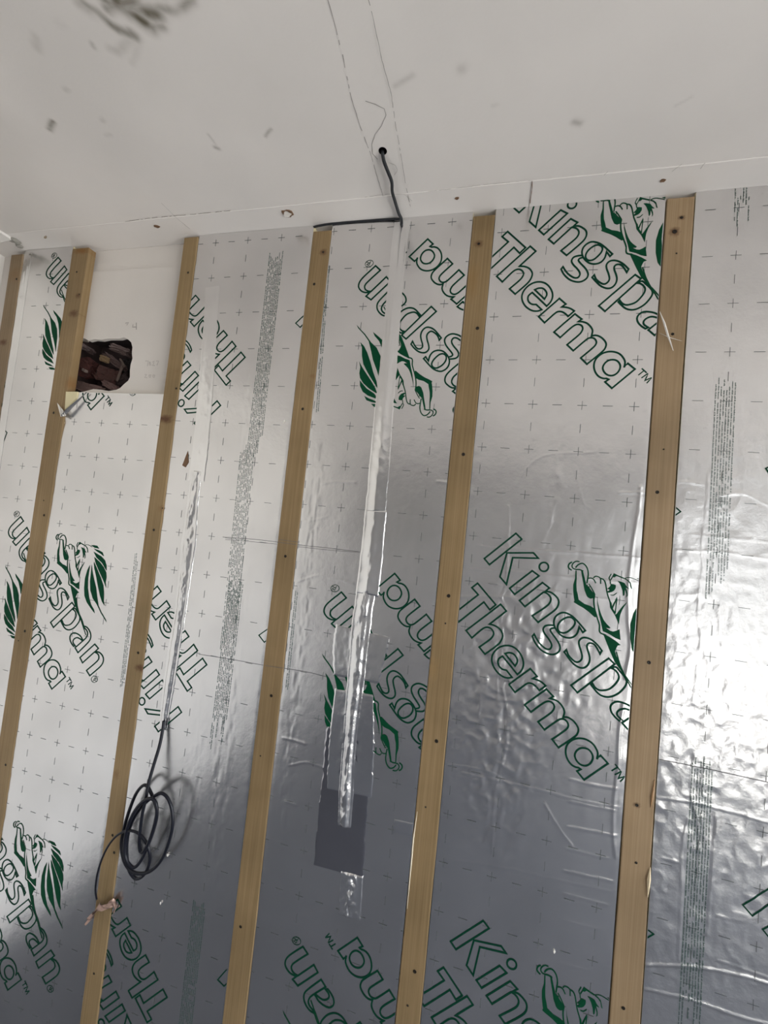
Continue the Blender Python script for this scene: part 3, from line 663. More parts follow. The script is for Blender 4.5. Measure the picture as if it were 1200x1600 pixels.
# ------------------------------------------------------------------ insulation boards
BOARDS = {}
STEP = .0025; CSC = .8
def board(key, name, label, xl, xr, z0, z1, y, creases=(), ripples=(), seed=1, rumple=0, mat=None, tilt=(0, 0), bulges=(), mod=None):
    root = empty(name, ((xl(1.5)+xr(1.5))/2, y, max(z0, .001)))
    tag(root, label, 'insulation board', 'foil-faced insulation boards between the battens')
    nz = int((z1-z0)/STEP); nx = 1+int((xr(1.5)-xl(1.5))/STEP)
    zz = np.linspace(z0, z1, nz+1); tt = np.linspace(0, 1, nx+1)
    Xl = np.array([xl(z) for z in zz]); Xr = np.array([xr(z) for z in zz])
    X = Xl[:, None]*(1-tt)+Xr[:, None]*tt; Z = np.repeat(zz[:, None], nx+1, 1)
    H = .0007*fbm(X*5+seed, Z*3.1, seed, 2) + .00016*fbm(X*30+seed, Z*26, seed+9, 3)
    H += (X-X.mean())*tilt[0]+(Z-1.5)*tilt[1]
    if rumple is not None and not np.isscalar(rumple):
        for (px, py, rx, rz, amp) in rumple:
            cx, cz = XZ(px, py); mk = np.exp(-((X-cx)/rx)**2-((Z-cz)/rz)**2)
            H += amp*mk*(1-np.abs(fbm(X*44+seed, Z*34, seed+20, 2))*1.6)
    for (pts, w, amp) in creases:
        P = [XZ(*p) for p in pts]; Pd = catmull([(*p,) for p in P], .01, False)
        jit = .0012*fbm(X*40, Z*40, seed+50, 2)
        d = seg_dist(X+jit, Z+jit, Pd); H += amp*CSC*np.exp(-(d/(w*.78))**2)
    for (p0, p1, hw, amp, fr) in ripples:     # vertical bands of crinkled facing
        a, b = XZ(*p0), XZ(*p1); xc = a[0]+(Z-a[1])*(b[0]-a[0])/(b[1]-a[1]); zm = (Z < a[1]+.02) & (Z > b[1]-.02)
        mk = np.exp(-((X-xc)/hw)**4)*zm
        H += amp*mk*(fbm(X*fr, Z*fr*.45, seed+70, 2)+.6*fbm(X*fr*1.7, Z*fr*.3, seed+71, 1))
    edge = np.minimum(X-Xl[:, None], Xr[:, None]-X); H -= .0004*np.exp(-(edge/.004)**2)
    H += np.exp(-(edge/.012)**2)*.0006*fbm(X*3, Z*30, seed+33, 2)
    Hcur = H.copy()
    if mod: Hcur = mod(X, Z, H)
    P = np.stack([X, y-Hcur, Z], -1)
    mt = mat or M_foil
    o = grid_obj('foil_facing', P, mt, root)
    # foam body behind the facing, closed with side faces
    bm = bmesh.new()
    c = [(xl(z0)+.0004, z0), (xr(z0)-.0004, z0), (xr(z1)-.0004, z1), (xl(z1)+.0004, z1)]
    f = [bm.verts.new((a, y+.0022, b)) for a, b in c]; k = [bm.verts.new((a, Yb-.0003, b)) for a, b in c]
    bm.faces.new(f); bm.faces.new(k[::-1])
    for i in range(4): bm.faces.new((f[i], k[i], k[(i+1) % 4], f[(i+1) % 4]))
    bmesh.ops.recalc_face_normals(bm, faces=bm.faces[:]); bm_obj('foam_core', bm, M_foam, root)
    def hs(x, z):
        x = np.asarray(x, float); z = np.asarray(z, float)
        fz = np.clip((z-z0)/(z1-z0)*nz, 0, nz-1e-6); iz = fz.astype(int); wz = fz-iz
        a = Xl[iz]*(1-wz)+Xl[iz+1]*wz; b = Xr[iz]*(1-wz)+Xr[iz+1]*wz
        fx = np.clip((x-a)/(b-a)*nx, 0, nx-1e-6); ix = fx.astype(int); wx = fx-ix
        return (Hcur[iz, ix]*(1-wz)*(1-wx)+Hcur[iz+1, ix]*wz*(1-wx)+Hcur[iz, ix+1]*(1-wz)*wx+Hcur[iz+1, ix+1]*wz*wx)
    B = dict(root=root, xl=xl, xr=xr, z0=z0, z1=z1, y=y, s=-y, hs=hs); BOARDS[key] = B; return B
def marks(B, node_px, seed=0):
    x0, z0 = XZ(*node_px, B['s']); g = .0997; bm = bmesh.new()
    xa, xb = B['xl'](1.5)-.02, B['xr'](1.5)+.02
    i0, i1 = int((xa-x0)/g)-1, int((xb-x0)/g)+1; j0, j1 = int((B['z0']-z0)/g)-1, int((B['z1']-z0)/g)+1
    rs = random.Random(seed)
    for i in range(i0, i1+1):
        for j in range(j0, j1+1):
            x, z = x0+i*g, z0+j*g; w = .0009
            L = .0095
            ribbon(bm, [(x-L, z), (x+L, z)], w); ribbon(bm, [(x, z-L), (x, z+L)], w)
            ribbon(bm, [(x+g/2-L, z), (x+g/2+L, z)], w); ribbon(bm, [(x, z+g/2-L), (x, z+g/2+L)], w)
    finish_print('printed_grid_marks', bm, B, M_mark, off=.0005, kind='stuff')
def small_print(B, p0, p1, lines, pitch=.0047, fill=.8, seed=0, mat=None):
    """columns of tiny running text between two pixels"""
    a, b = np.array(XZ(*p0, B['s'])), np.array(XZ(*p1, B['s'])); d = b-a; L = np.linalg.norm(d); d /= L; nn = np.array([-d[1], d[0]])
    rs = random.Random(seed); bm = bmesh.new()
    for k in range(lines):
        t = rs.random()*.03; end = L-rs.random()*.08*(k > 1)
        while t < end:
            wl = rs.randint(2, 9)
            for c in range(wl):
                h = .0016 if rs.random() < .7 else .0023; w = .0007+.0007*rs.random()
                p = a+d*t+nn*(k-(lines-1)/2)*pitch
                qs = [p-nn*.0008, p-nn*.0008+d*w, p+nn*(h-.0008)+d*w, p+nn*(h-.0008)]
                bm.faces.new([bm.verts.new((q[0], q[1], 0)) for q in qs]); t += w+.0006
            t += .0016
            if rs.random() > fill: t += .01*rs.random()
    finish_print('printed_small_text', bm, B, mat or M_small, off=.0005, kind='stuff')
def pencil(B, pts, w=.0012, brk=0):
    bm = bmesh.new(); ribbon(bm, catmull([XZ(*p, B['s']) for p in pts], .006), w); finish_print('pencil_line', bm, B, M_pencil, off=.0006)
g = .0011
ZTB = ZT-.0015
EXT = lambda f, d: (lambda z: f(z)+d)
zt_low = XZ(190, 614)[1]
# board 0: far left
b0_ = board(0, 'insulation_board', 'narrow foil-faced insulation board far left, between the two leftmost battens', EXT(BX[0][1], g), EXT(BX[1][0], -g), .002, ZTB, .002, seed=3, tilt=(0, 0),
            creases=[([(45, 395), (8, 640)], .003, .0005)])
# board 1: below the bare gap, its top left corner torn and folded
tx, tz = XZ(88, 640)[0], 0
cAx, cAz = XZ(84, 670); cBx, cBz = XZ(130, 612)
def torn(X, Z, H):
    # facing near the torn corner lifts and curls
    dd = ((X-cAx)*(cBz-cAz)-(Z-cAz)*(cBx-cAx))/math.hypot(cBx-cAx, cBz-cAz)   # <0 beyond the fold line
    m_ = np.clip(-dd/.02, -1, 2)
    return H+np.where(dd < .035, -.0012*np.exp(-((dd-.012)/.010)**2), 0)+np.where(dd < 0, .0003, 0)
b1_ = board(1, 'insulation_board', 'foil-faced insulation board under the bare plaster gap, torn at its top left corner', EXT(BX[1][1], g), EXT(BX[2][0], -g), .002, zt_low, .002, seed=17, mod=torn)
b2_ = board(2, 'insulation_board', 'foil-faced insulation board behind the hanging coil of black cable', EXT(BX[2][1], g), EXT(BX[3][0], -g), .002, ZTB, .002, seed=29,
            ripples=[((400, 560), (330, 1420), .030, .00045, 80), ((345, 560), (300, 1300), .02, .00022, 90)], creases=[([(282, 960), (310, 968), (350, 975)], .002, .0004), ([(355, 560), (330, 520)], .002, .0003)])
b3_ = board(3, 'insulation_board', 'foil-faced insulation board carrying the long taped ridge from the ceiling cable', EXT(BX[3][1], g), EXT(BX[4][0], -g), .002, ZTB, .002, seed=41,
            ripples=[((500, 700), (440, 1300), .016, .0004, 100), ((640, 700), (590, 1500), .05, .00012, 60)],
            creases=[([(502, 756), (520, 753), (556, 753)], .0022, .0006), ([(478, 815), (510, 808)], .002, .0004), ([(462, 910), (497, 899), (520, 903), (552, 912)], .0022, .0006),
                     ([(442, 1153), (460, 1157), (476, 1163)], .003, .0010), ([(452, 1196), (480, 1192), (505, 1200)], .0022, .0008), ([(446, 1253), (462, 1258)], .003, .0007),
                     ([(683, 752), (697, 754)], .003, .0008), ([(678, 925), (690, 922)], .002, .0005), ([(655, 952), (680, 955)], .002, .0005), ([(440, 1430), (500, 1430), (510, 1400)], .0016, .0004), ([(400, 1555), (440, 1575)], .0016, .0004)])
CR4 = [([(772, 465), (850, 464), (950, 461), (1030, 460)], .0022, .0006), ([(772, 514), (900, 515), (1030, 518)], .003, .0005), ([(746, 851), (760, 855), (796, 857), (860, 861), (1000, 872)], .0022, .0006),
       ([(734, 889), (780, 893), (810, 894), (860, 899), (1000, 912)], .0022, .0006), ([(763, 912), (786, 916), (860, 924), (960, 938)], .0022, .0005), ([(719, 932), (780, 933), (820, 937)], .0024, .0007),
       ([(795, 790), (795, 830), (789, 920), (783, 934), (789, 952), (782, 968), (786, 1000), (779, 1045), (776, 1080)], .0024, .0008),
       ([(890, 1218), (925, 1226), (963, 1233)], .0022, .0008), ([(722, 1208), (800, 1225), (837, 1233), (900, 1250), (967, 1262)], .0022, .0006), ([(890, 1253), (960, 1267)], .0022, .0010), ([(888, 1292), (963, 1307)], .0022, .0010),
       ([(885, 1327), (950, 1342)], .0022, .0008), ([(882, 1361), (957, 1378)], .0024, .0012), ([(880, 1397), (950, 1415)], .0022, .0009), ([(875, 1438), (945, 1454)], .002, .0005), ([(872, 1505), (930, 1520)], .002, .0006), ([(850, 1255), (868, 1285), (895, 1325)], .0024, .0009),
       ([(700, 1195), (760, 1205), (800, 1228)], .0022, .0006), ([(700, 1345), (760, 1352), (960, 1395)], .0018, .0004),
       ([(1002, 760), (998, 800), (990, 850), (984, 900), (982, 960), (985, 1010), (978, 1060)], .0032, .0014), ([(975, 1100), (968, 1150), (966, 1200), (960, 1250), (958, 1300), (962, 1340)], .0032, .0013),
       ([(900, 730), (912, 785), (930, 800)], .0018, .0003), ([(806, 760), (820, 735), (850, 712), (930, 706)], .0018, .0003), ([(968, 770), (1010, 769)], .0018, .0006), ([(780, 1050), (790, 1100), (792, 1160), (775, 1230), (768, 1330)], .003, .0007), ([(1027, 530), (1012, 590), (1008, 640)], .002, .0006)]
b4_ = board(4, 'insulation_board', 'foil-faced insulation board with two complete green lettering lines, between the two right battens', EXT(BX[4][1], g), EXT(BX[5][0], -.0022), .002, ZTB, .0015, seed=53, creases=CR4, mat=M_foil,
            rumple=[(780, 1180, .07, .22, .0016), (860, 1060, .07, .12, .0010), (820, 960, .07, .08, .0009), (750, 1080, .05, .1, .0012)], ripples=[((880, 640), (860, 860), .012, .0004, 110), ((900, 480), (800, 1600), .14, .00022, 50)])
CR5 = [([(1058, 753), (1080, 754), (1097, 757)], .0022, .0008), ([(1125, 775), (1150, 771), (1168, 772), (1200, 788), (1260, 800)], .0022, .0009), ([(1058, 860), (1130, 863), (1200, 874), (1300, 890)], .0022, .0007), ([(1080, 835), (1200, 846), (1280, 855)], .002, .0005),
       ([(1106, 740), (1103, 800), (1096, 860), (1097, 890), (1091, 950), (1094, 1000), (1088, 1060), (1083, 1100)], .0022, .0006), ([(1122, 770), (1112, 900), (1108, 1010), (1103, 1100), (1098, 1240)], .0022, .0004),
       ([(1028, 1247), (1060, 1250), (1110, 1260), (1200, 1284), (1280, 1300)], .0026, .0010), ([(1085, 1180), (1080, 1240), (1092, 1300), (1088, 1390)], .0028, .0010), ([(1075, 1280), (1066, 1330), (1064, 1420), (1060, 1500)], .0028, .0010), ([(1120, 1275), (1112, 1360), (1105, 1460)], .0028, .0009),
       ([(1006, 1508), (1060, 1509), (1110, 1514), (1160, 1525), (1230, 1545)], .0026, .0016), ([(1004, 1545), (1040, 1553), (1080, 1562), (1140, 1583), (1210, 1604)], .0026, .0016), ([(1120, 1500), (1200, 1527), (1280, 1550)], .002, .0009), ([(1035, 1340), (1060, 1347)], .003, .0010), ([(1120, 1430), (1160, 1440)], .002, .0005),
       ([(1110, 640), (1118, 600), (1112, 560)], .002, .0004)]
b5_ = board(5, 'insulation_board', 'rumpled foil-faced insulation board at the far right, bright with window glare', EXT(BX[5][1], .0022), lambda z: 1.12, .002, ZTB, .0005, seed=67, creases=CR5, mat=M_foil_r,
            rumple=[(1120, 1000, .30, .45, .0007), (1120, 1350, .30, .3, .0008)], ripples=[((1148, 560), (1105, 1250), .030, .0003, 70), ((1108, 1230), (1085, 1600), .03, .0004, 60)])
nodes = {0: (35, 728.3), 1: (108.3, 711.7), 2: (345, 719.3), 3: (540, 729.3), 4: (832.3, 631.7), 5: (1145, 474)}
for k, p in nodes.items(): marks(BOARDS[k], p, k)
PA = (892, 1070.5); TA = (912.5, 1218.5); TT = (746, 911); KT = (806, 833); NB = (138.5, 1053.5, 'B')
stamp(b4_, TA, (956, 606.7), 1); stamp(b4_, PA, PA, 1); stamp(b4_, KT, (755, 1438.3), 1)
stamp(b3_, TA, (668.3, 373.3), -1); stamp(b3_, TA, (616.7, 896), -1); stamp(b3_, TA, (558.3, 1465), -1)
stamp(b2_, TT, (353.3, 601.7), -1); stamp(b2_, TT, (292.7, 1080), -1); stamp(b2_, TT, (230, 1597.3), -1)
stamp(b1_, TA, (141.8, 640.2), 1); stamp(b1_, PA, (79, 972.5), 1); stamp(b1_, PA, (11, 1432), 1)
stamp(b0_, NB, (90.75, 402), -1); stamp(b0_, NB, (32.3, 807.3), -1)
# ends of neighbouring letters cut off by the board edges
def stub(B, pts):
    bm = bmesh.new(); ribbon(bm, [XZ(*p, B['s']) for p in pts], .0026); finish_print('printed_lettering', bm, B, M_ink2)
stub(b2_, [(480, 488), (462, 505), (469, 511.5), (486, 492)]); stub(b2_, [(421, 981), (404.5, 992.5), (413, 1003.5), (430, 990)]); stub(b2_, [(354, 1515), (340, 1531), (350, 1541), (362, 1530)])
stub(b5_, [(1050, 788), (1063, 799.5), (1052, 807)]); stub(b5_, [(1001, 1445), (1021, 1459), (1008, 1467)])
stub(b5_, [(1230, 1368), (1160.5, 1414), (1175, 1430.5), (1240, 1385)]); stub(b5_, [(1230, 1430), (1191, 1451.5), (1210, 1475)]); stub(b5_, [(1220, 720), (1196, 732), (1205, 745)])
stub(b0_, [(-4, 650), (12, 612), (7, 604), (-6, 632)]); stub(b0_, [(-4, 690), (4, 668), (11, 676), (2, 700)]); stub(b0_, [(10, 596), (14, 600), (13, 607), (9, 606), (7, 600), (10, 596)])
small_print(b2_, (432, 392), (395, 720), 9, seed=1); small_print(b2_, (388, 690), (355, 1010), 9, seed=2, fill=.6); small_print(b2_, (370, 905), (338, 1165), 9, seed=4); small_print(b2_, (312, 1405), (285, 1640), 8, seed=3)
small_print(b3_, (513, 415), (496, 640), 2, seed=5); small_print(b3_, (465, 908), (448, 1075), 2, seed=6)
small_print(b1_, (214, 860), (190, 1075), 3, seed=7); small_print(b5_, (1160, 288), (1158, 345), 6, seed=8); small_print(b5_, (1134, 590), (1118, 930), 8, seed=9); small_print(b5_, (1098, 1180), (1075, 1620), 8, seed=10)
pencil(b2_, [(348, 839), (400, 843), (450, 849)], .0010); pencil(b2_, [(352, 843), (400, 847), (450, 852)], .0008); pencil(b3_, [(462, 851), (510, 856), (560, 862)], .0010); pencil(b3_, [(464, 854), (520, 860), (560, 863)], .0010)
pencil(b2_, [(310, 1022), (360, 1030), (415, 1040)], .0009); pencil(b3_, [(443, 1044), (480, 1050), (512, 1058)], .0010)
pencil(b5_, [(1028, 1186), (1100, 1200), (1200, 1222), (1300, 1243)], .0014)
# torn corner of the board under the gap: curled flap, foam showing, dark brown tear
fl_pts = []
n = 10
P = np.zeros((n, 7, 3))
for i in range(n):
    t = i/(n-1); a = np.array(W(102+t*34, 650-t*36, .001)); 
    for j in range(7):
        s_ = j/6; ang = s_*2.6; rr_ = .010*(1-.55*t)*(1+.3*math.sin(5*t))
        a2 = a+np.array([-.6, 0, -.8])*rr_*math.sin(ang)*.9+np.array([0, -1, 0])*rr_*(1-math.cos(ang))*.6+np.array([.6, 0, .8])*.004
        P[i, j] = a2+np.array([0, -.0012*random.random(), 0])
flap = grid_obj('torn_foil_flap', P, M_tape_c, b1_['root']); flap['label'] = 'curled torn strip of foil facing'
bm = bmesh.new(); vs = [bm.verts.new(W(*p, .0012)) for p in ((103, 612), (121, 612), (119, 622), (108, 634), (101, 640))]
bm.faces.new(vs[::-1]); ext = bmesh.ops.extrude_face_region(bm, geom=bm.faces[:])
for v in [e for e in ext['geom'] if isinstance(e, bmesh.types.BMVert)]: v.co.y += .018
bmesh.ops.recalc_face_normals(bm, faces=bm.faces[:]); bm_obj('exposed_foam', bm, M_foam, b1_['root'])['label'] = 'pale yellow foam showing at the torn corner'
P = np.zeros((8, 5, 3))
for i in range(8):
    for j in range(5):
        px = 89+i*1.3+j*1.4; py = 629+j*(5.5-.45*i)+i*1.6
        p = W(px, py, .004+.004*math.sin(i*1.3+j)+.006*random.random()); P[i, j] = p
tear = grid_obj('torn_foil_scrap', P, M_paper); tag(tear, 'white crumpled scrap of torn facing over the batten edge below the broken hole', 'scrap')
bm = bmesh.new(); vs = [bm.verts.new((*XZ(*p), 0)) for p in ((293, 704), (284, 727), (289, 730), (294, 722))]; bm.faces.new(vs)
finish_print('foil_tear', bm, b2_, M_rust, off=.0009, lab='narrow brown triangular tear')

# ------------------------------------------------------------------ battens
BASE = (.28, .20, .106); DARK = (.205, .140, .068)
BASE_L = (.335, .245, .150); DARK_L = (.27, .19, .108)
def batten(i, label, ztop, knots, screws, base=BASE, dark=DARK, y0=0.0, seed=1, th=Yb-.0005):
    l, r = BX[i]; x_c = (l(1.5)+r(1.5))/2
    root = empty('timber_batten', (x_c, y0, .001)); tag(root, label, 'batten', 'vertical timber battens on the wall')
    n = 70; bm = bmesh.new(); rows = []
    rs = np.random.RandomState(seed+100)
    zs = np.linspace(.001, ztop, n)
    wob = .0012*fbm(zs*6+seed, zs*0+.5, seed+5, 2); wob2 = .0012*fbm(zs*6+seed, zs*0+2.5, seed+6, 2)
    for k, z in enumerate(zs):
        a, b = l(z)+wob[k]*.8, r(z)+wob2[k]*.8; e = .0012
        rows.append([bm.verts.new(c) for c in ((a, th, z), (a, y0+e, z), (a+e, y0, z), (b-e, y0, z), (b, y0+e, z), (b, th, z))])
    for A, B_ in zip(rows[:-1], rows[1:]):
        for k in range(5): bm.faces.new((A[k], A[k+1], B_[k+1], B_[k]))
        bm.faces.new((A[5], A[0], B_[0], B_[5]))
    bm.faces.new(rows[-1]); bm.faces.new(rows[0][::-1])
    bmesh.ops.recalc_face_normals(bm, faces=bm.faces[:])
    KN = []
    for (px, py, rx, rz, colr, stg) in knots:
        x, z = XZ(px, py); KN.append((x, z, rx, rz, colr, stg))
    o = bm_obj('timber_face', bm, wood('pine_%d' % i, base, dark, KN), root)
    for (px, py, rr_) in screws:
        x, z = XZ(px, py); bm = bmesh.new()
        # countersunk head: shallow dark cone
        N = 12; A = [bm.verts.new((x+rr_*math.cos(2*math.pi*k/N), y0-.0004, z+rr_*math.sin(2*math.pi*k/N))) for k in range(N)]
        B_ = [bm.verts.new((x+rr_*.75*math.cos(2*math.pi*k/N), y0-.0009, z+rr_*.75*math.sin(2*math.pi*k/N))) for k in range(N)]
        c = bm.verts.new((x, y0-.0002, z))
        for k in range(N): bm.faces.new((A[k], A[(k+1) % N], B_[(k+1) % N], B_[k])); bm.faces.new((B_[k], B_[(k+1) % N], c))
        bmesh.ops.recalc_face_normals(bm, faces=bm.faces[:]); bm_obj('screw', bm, M_screw, root)
    return root
KB = (.10, .045, .02); KL = (.22, .13, .06)
def bz(px, py): return XZ(px, py)[1]
batten(0, 'leftmost timber batten, dull and stained, in the left corner', bz(25, 398), [(5, 535, .02, .012, KB, .9), (23, 430, .03, .03, KL, .6)], [(26, 436, .0035)], (.27, .20, .13), (.20, .145, .085), seed=1)
batten(1, 'knotty timber batten on the left of the bare plaster gap', bz(126, 388), [(115, 490, .022, .014, KB, .8), (122, 462, .012, .01, KB, .7), (128, 392, .035, .012, (.2, .09, .02), .8), (108, 600, .02, .03, (.22, .1, .03), .5), (100, 560, .015, .04, KL, .4)],
       [(120, 425, .003), (124, 460, .002), (84, 645, .0038), (69, 805, .0035), (68.5, 782, .002), (39, 986, .0038), (29, 1001, .002), (9, 1195, .0035)], (.29, .21, .115), (.215, .145, .07), seed=2)
batten(2, 'timber batten on the right of the bare plaster gap, behind the cable tail', bz(298, 371), [(258, 655, .03, .014, KB, 1.0), (220, 1044, .022, .012, KB, .9), (253, 795, .018, .012, KL, .7), (182, 1210, .012, .016, KL, .8), (277, 580, .016, .008, KL, .4)],
       [(294, 426, .0032), (275.5, 607, .003), (240.5, 828, .0036), (216, 1020, .0036), (176, 1305, .0036), (178.5, 1332, .0036), (147, 1521, .003), (254, 794, .002)], (.30, .215, .115), (.23, .16, .078), seed=3)
batten(3, 'timber batten between the coil board and the taped ridge board', bz(504, 361), [(505, 394, .012, .01, KB, .8), (489, 588, .012, .008, KL, .8)], [(491, 444, .0036), (505, 394, .0028), (473, 639, .0036), (446, 869, .0036), (424, 1087, .0036), (407, 1181, .002), (376, 1448, .0036)], seed=4)
batten(4, 'timber batten between the taped ridge board and the complete lettering board', bz(757, 337), [(748, 381, .012, .01, KB, .8), (738, 440, .02, .05, (.24, .14, .05), .5), (675, 1045, .02, .03, (.3, .19, .08), .4)],
       [(748, 381, .0030), (746, 513, .0040), (724, 710, .0040), (701, 931, .0040), (696, 974, .002), (682, 1158, .0040), (665, 1261, .002), (648, 1518, .0040), (637, 1571, .0024)], seed=5)
batten(5, 'rightmost timber batten, wide and plain, beside the rumpled board', bz(1064, 309), [(1054, 362, .012, .012, KB, .9), (1065, 340, .008, .006, KB, .9), (995, 1258, .008, .006, KB, .8)],
       [(1054, 362, .0046), (1065, 340, .0030), (1051, 522, .0030), (1057, 396, .0018), (1027, 769, .0036), (1014, 1035, .0036), (994, 1348, .0024), (974, 1575, .0034), (995, 1258, .0030), (1037, 702, .0016)], BASE_L, DARK_L, seed=6)
def batten_line(i, pts, w=.0010):
    pass
# pencil lines carried over the batten
for i, pts in ((3, [(436, 843), (465, 847)]), (3, [(433, 847), (463, 851)]), (3, [(414, 1040), (443, 1044)])):
    a, b = W(*pts[0], .0006), W(*pts[1], .0006); n_ = np.array([0, 0, .0005]); rt = [o for o in bpy.data.objects if o.name.startswith('timber_batten')][i]
    mesh_obj('pencil_line', [a-n_, b-n_, b+n_, a+n_], [(0, 1, 2, 3)], M_pencil, rt)
rt = [o for o in bpy.data.objects if o.name.startswith('timber_batten')][5]
def splinter(pts, w, lab, par, mat=M_foam):
    P = [W(*p[:2], p[2]) for p in pts]; n_ = len(P); V = []; Fc = []
    for i, p in enumerate(P):
        ww = w*(1-.8*abs(2*i/(n_-1)-1)); t = P[min(i+1, n_-1)]-P[max(i-1, 0)]; t /= np.linalg.norm(t); s_ = np.cross(t, [0, -1, 0]); s_ /= np.linalg.norm(s_)
        V += [p+s_*ww, p-s_*ww, p+np.array([0, -ww*.6-.0002, 0])]
    for i in range(n_-1):
        for k in range(3): Fc.append((3*i+k, 3*i+(k+1) % 3, 3*i+3+(k+1) % 3, 3*i+3+k))
    Fc += [(2, 1, 0), (3*n_-3, 3*n_-2, 3*n_-1)]
    o = mesh_obj('splinter', V, Fc, mat, par); o['label'] = lab; return o
splinter([(1031, 487, .001), (1038, 505, .004), (1043, 522, .006), (1052, 548, .009)], .0028, 'pale torn fibre strip', rt, M_paper)
splinter([(1030, 520, .001), (1045, 527, .004), (1066, 533, .004)], .0007, 'thin white fibre', rt, M_paper)
splinter([(1016, 1355, .0006), (1014, 1375, .002), (1012, 1402, .001)], .0034, 'pale splinter on the right edge', rt, simple('fresh_wood', (.70, .58, .38), .6))
splinter([(1023, 1218, .0006), (1019, 1245, .001), (1017, 1262, .0006)], .0024, 'lifted splinter', rt, simple('fresh_wood_brown', (.35, .2, .09), .6))
rt4 = [o for o in bpy.data.objects if o.name.startswith('timber_batten')][4]
splinter([(652, 1268, .0004), (646, 1310, .001), (643, 1345, .001), (636, 1420, .0004)], .0020, 'pale fresh edge', rt4, simple('fresh_edge', (.80, .72, .55), .6))

# ------------------------------------------------------------------ foil tapes
def tape(name, label, B, path, bulge, crumple, mat, seed=1, n_across=26, step=.003, cres=55, base=.0009, shape=2, endfade=.012):
    """path: (px, py, half width px) -> tape draped on the board, optional raised core"""
    P = []; Wd = []
    for (px, py, hw) in path:
        a = np.array(XZ(px, py, B['s'])); b = np.array(XZ(px+hw, py, B['s'])); P.append(a); Wd.append(np.linalg.norm(b-a))
    Pd = []; Hw = []; Bl = []
    bl = bulge if isinstance(bulge, (list, tuple)) else [bulge]*len(P)
    cr_ = crumple if isinstance(crumple, (list, tuple)) else [crumple]*len(P); Cr = []
    for i in range(len(P)-1):
        k = max(1, int(np.linalg.norm(P[i+1]-P[i])/step))
        for j in range(k):
            t = j/k; Pd.append(P[i]*(1-t)+P[i+1]*t); Hw.append(Wd[i]*(1-t)+Wd[i+1]*t); Bl.append(bl[i]*(1-t)+bl[i+1]*t); Cr.append(cr_[i]*(1-t)+cr_[i+1]*t)
    Pd.append(P[-1]); Hw.append(Wd[-1]); Bl.append(bl[-1]); Cr.append(cr_[-1])
    Pd = np.array(Pd); n = len(Pd)
    for _ in range(6): Pd[1:-1] = (Pd[:-2]+Pd[1:-1]*2+Pd[2:])/4
    T = np.gradient(Pd, axis=0); T /= np.linalg.norm(T, axis=1)[:, None]; Nn = np.stack([-T[:, 1], T[:, 0]], -1)
    if Nn[:, 0].mean() < 0: Nn = -Nn
    tt = np.linspace(-1, 1, n_across+1); Hw = np.array(Hw); Bl = np.array(Bl); Cr = np.array(Cr)
    rs = np.random.RandomState(seed); edge = 1+.05*fbm(np.arange(n)*.25, np.zeros(n)+.3, seed, 2)
    Q = Pd[:, None, :]+Nn[:, None, :]*(Hw*edge)[:, None, None]*tt[None, :, None]
    X, Z = Q[..., 0], Q[..., 1]
    h = B['hs'](X.ravel(), Z.ravel()).reshape(X.shape)
    core = np.exp(-(np.abs(tt)/.5)**(2*shape))
    hh = h+base+Bl[:, None]*core[None, :]
    cr = Cr[:, None]*(1.0-np.abs(fbm(X*cres+seed, Z*cres*.6, seed+3, 3))*2.2)+Cr[:, None]*.5*fbm(X*cres*2.6, Z*cres*1.4, seed+8, 2)
    hh = np.maximum(hh+cr*(.3+.9*core[None, :]), h+.0008)
    hh[:, 0] = h[:, 0]+.0001; hh[:, -1] = h[:, -1]+.0001; hh[0] = h[0]+.0001; hh[-1] = h[-1]+.0001
    G = np.stack([X, B['y']-hh, Z], -1)
    root = grid_obj(name, G, mat); tag(root, label, 'foil tape', 'strips of foil tape on the insulation boards'); return root
# long ridge on the fourth board
tape('foil_tape', 'smooth upper length of foil tape over the ridge running down from the ceiling cable', b3_,
     [(629, 344, 13), (624, 380, 12), (619, 430, 12), (613, 500, 13), (607, 570, 14), (600, 640, 15), (595, 700, 16), (590, 760, 16), (586, 800, 16)], [.0034]*9, [.0005, .0004, .0003, .0004, .0004, .0006, .0006, .0004, .0004], M_tape, seed=3, cres=30, shape=1)
tape('foil_tape', 'darker flattened middle length of ridge tape, creased at the pencil line', b3_,
     [(587, 796, 17), (582, 850, 17), (578, 890, 18), (573, 930, 18)], [.003, .003, .0025, .0025], [.0004, .0006, .0009, .0012], M_tape, seed=5, cres=40, base=.0012, shape=1)
tape('foil_tape', 'crumpled foil tape over the ridge between the upside-down letters', b3_,
     [(572, 922, 15), (566, 960, 15), (562, 1000, 15), (557, 1050, 14), (552, 1100, 13), (546, 1160, 11), (543, 1200, 11), (541, 1240, 12), (538, 1292, 10)], [.002, .0025, .003, .003, .0035, .0045, .005, .006, .004], [.0011, .0013, .0013, .0009, .0008, .0010, .0014, .0022, .0022], M_tape_c, seed=8, cres=48, base=.0016)
tape('foil_tape', 'wide flat mirror-like foil tape patch under the end of the ridge', b3_, [(545, 1140, 36), (541, 1200, 36), (535, 1270, 37), (528, 1362, 38)], [.0]*4, [.0001]*4, M_tape_s, seed=11, base=.0010, n_across=40)
tape('foil_tape', 'wrinkled clear-edged foil patch crossing the ridge beside the broken lettering', b3_, [(566, 985, 44), (560, 1020, 42), (556, 1062, 36)], [.0]*3, [.0007, .0006, .0007], M_tape, seed=12, base=.0009, n_across=44, cres=45)
tape('foil_tape', 'wrinkled foil patch overlapping the top of the wide dark tape', b3_, [(553, 1080, 30), (549, 1150, 36), (545, 1240, 36)], [.0]*3, [.0005, .0006, .0005], M_tape, seed=14, base=.0012, n_across=44, cres=45)
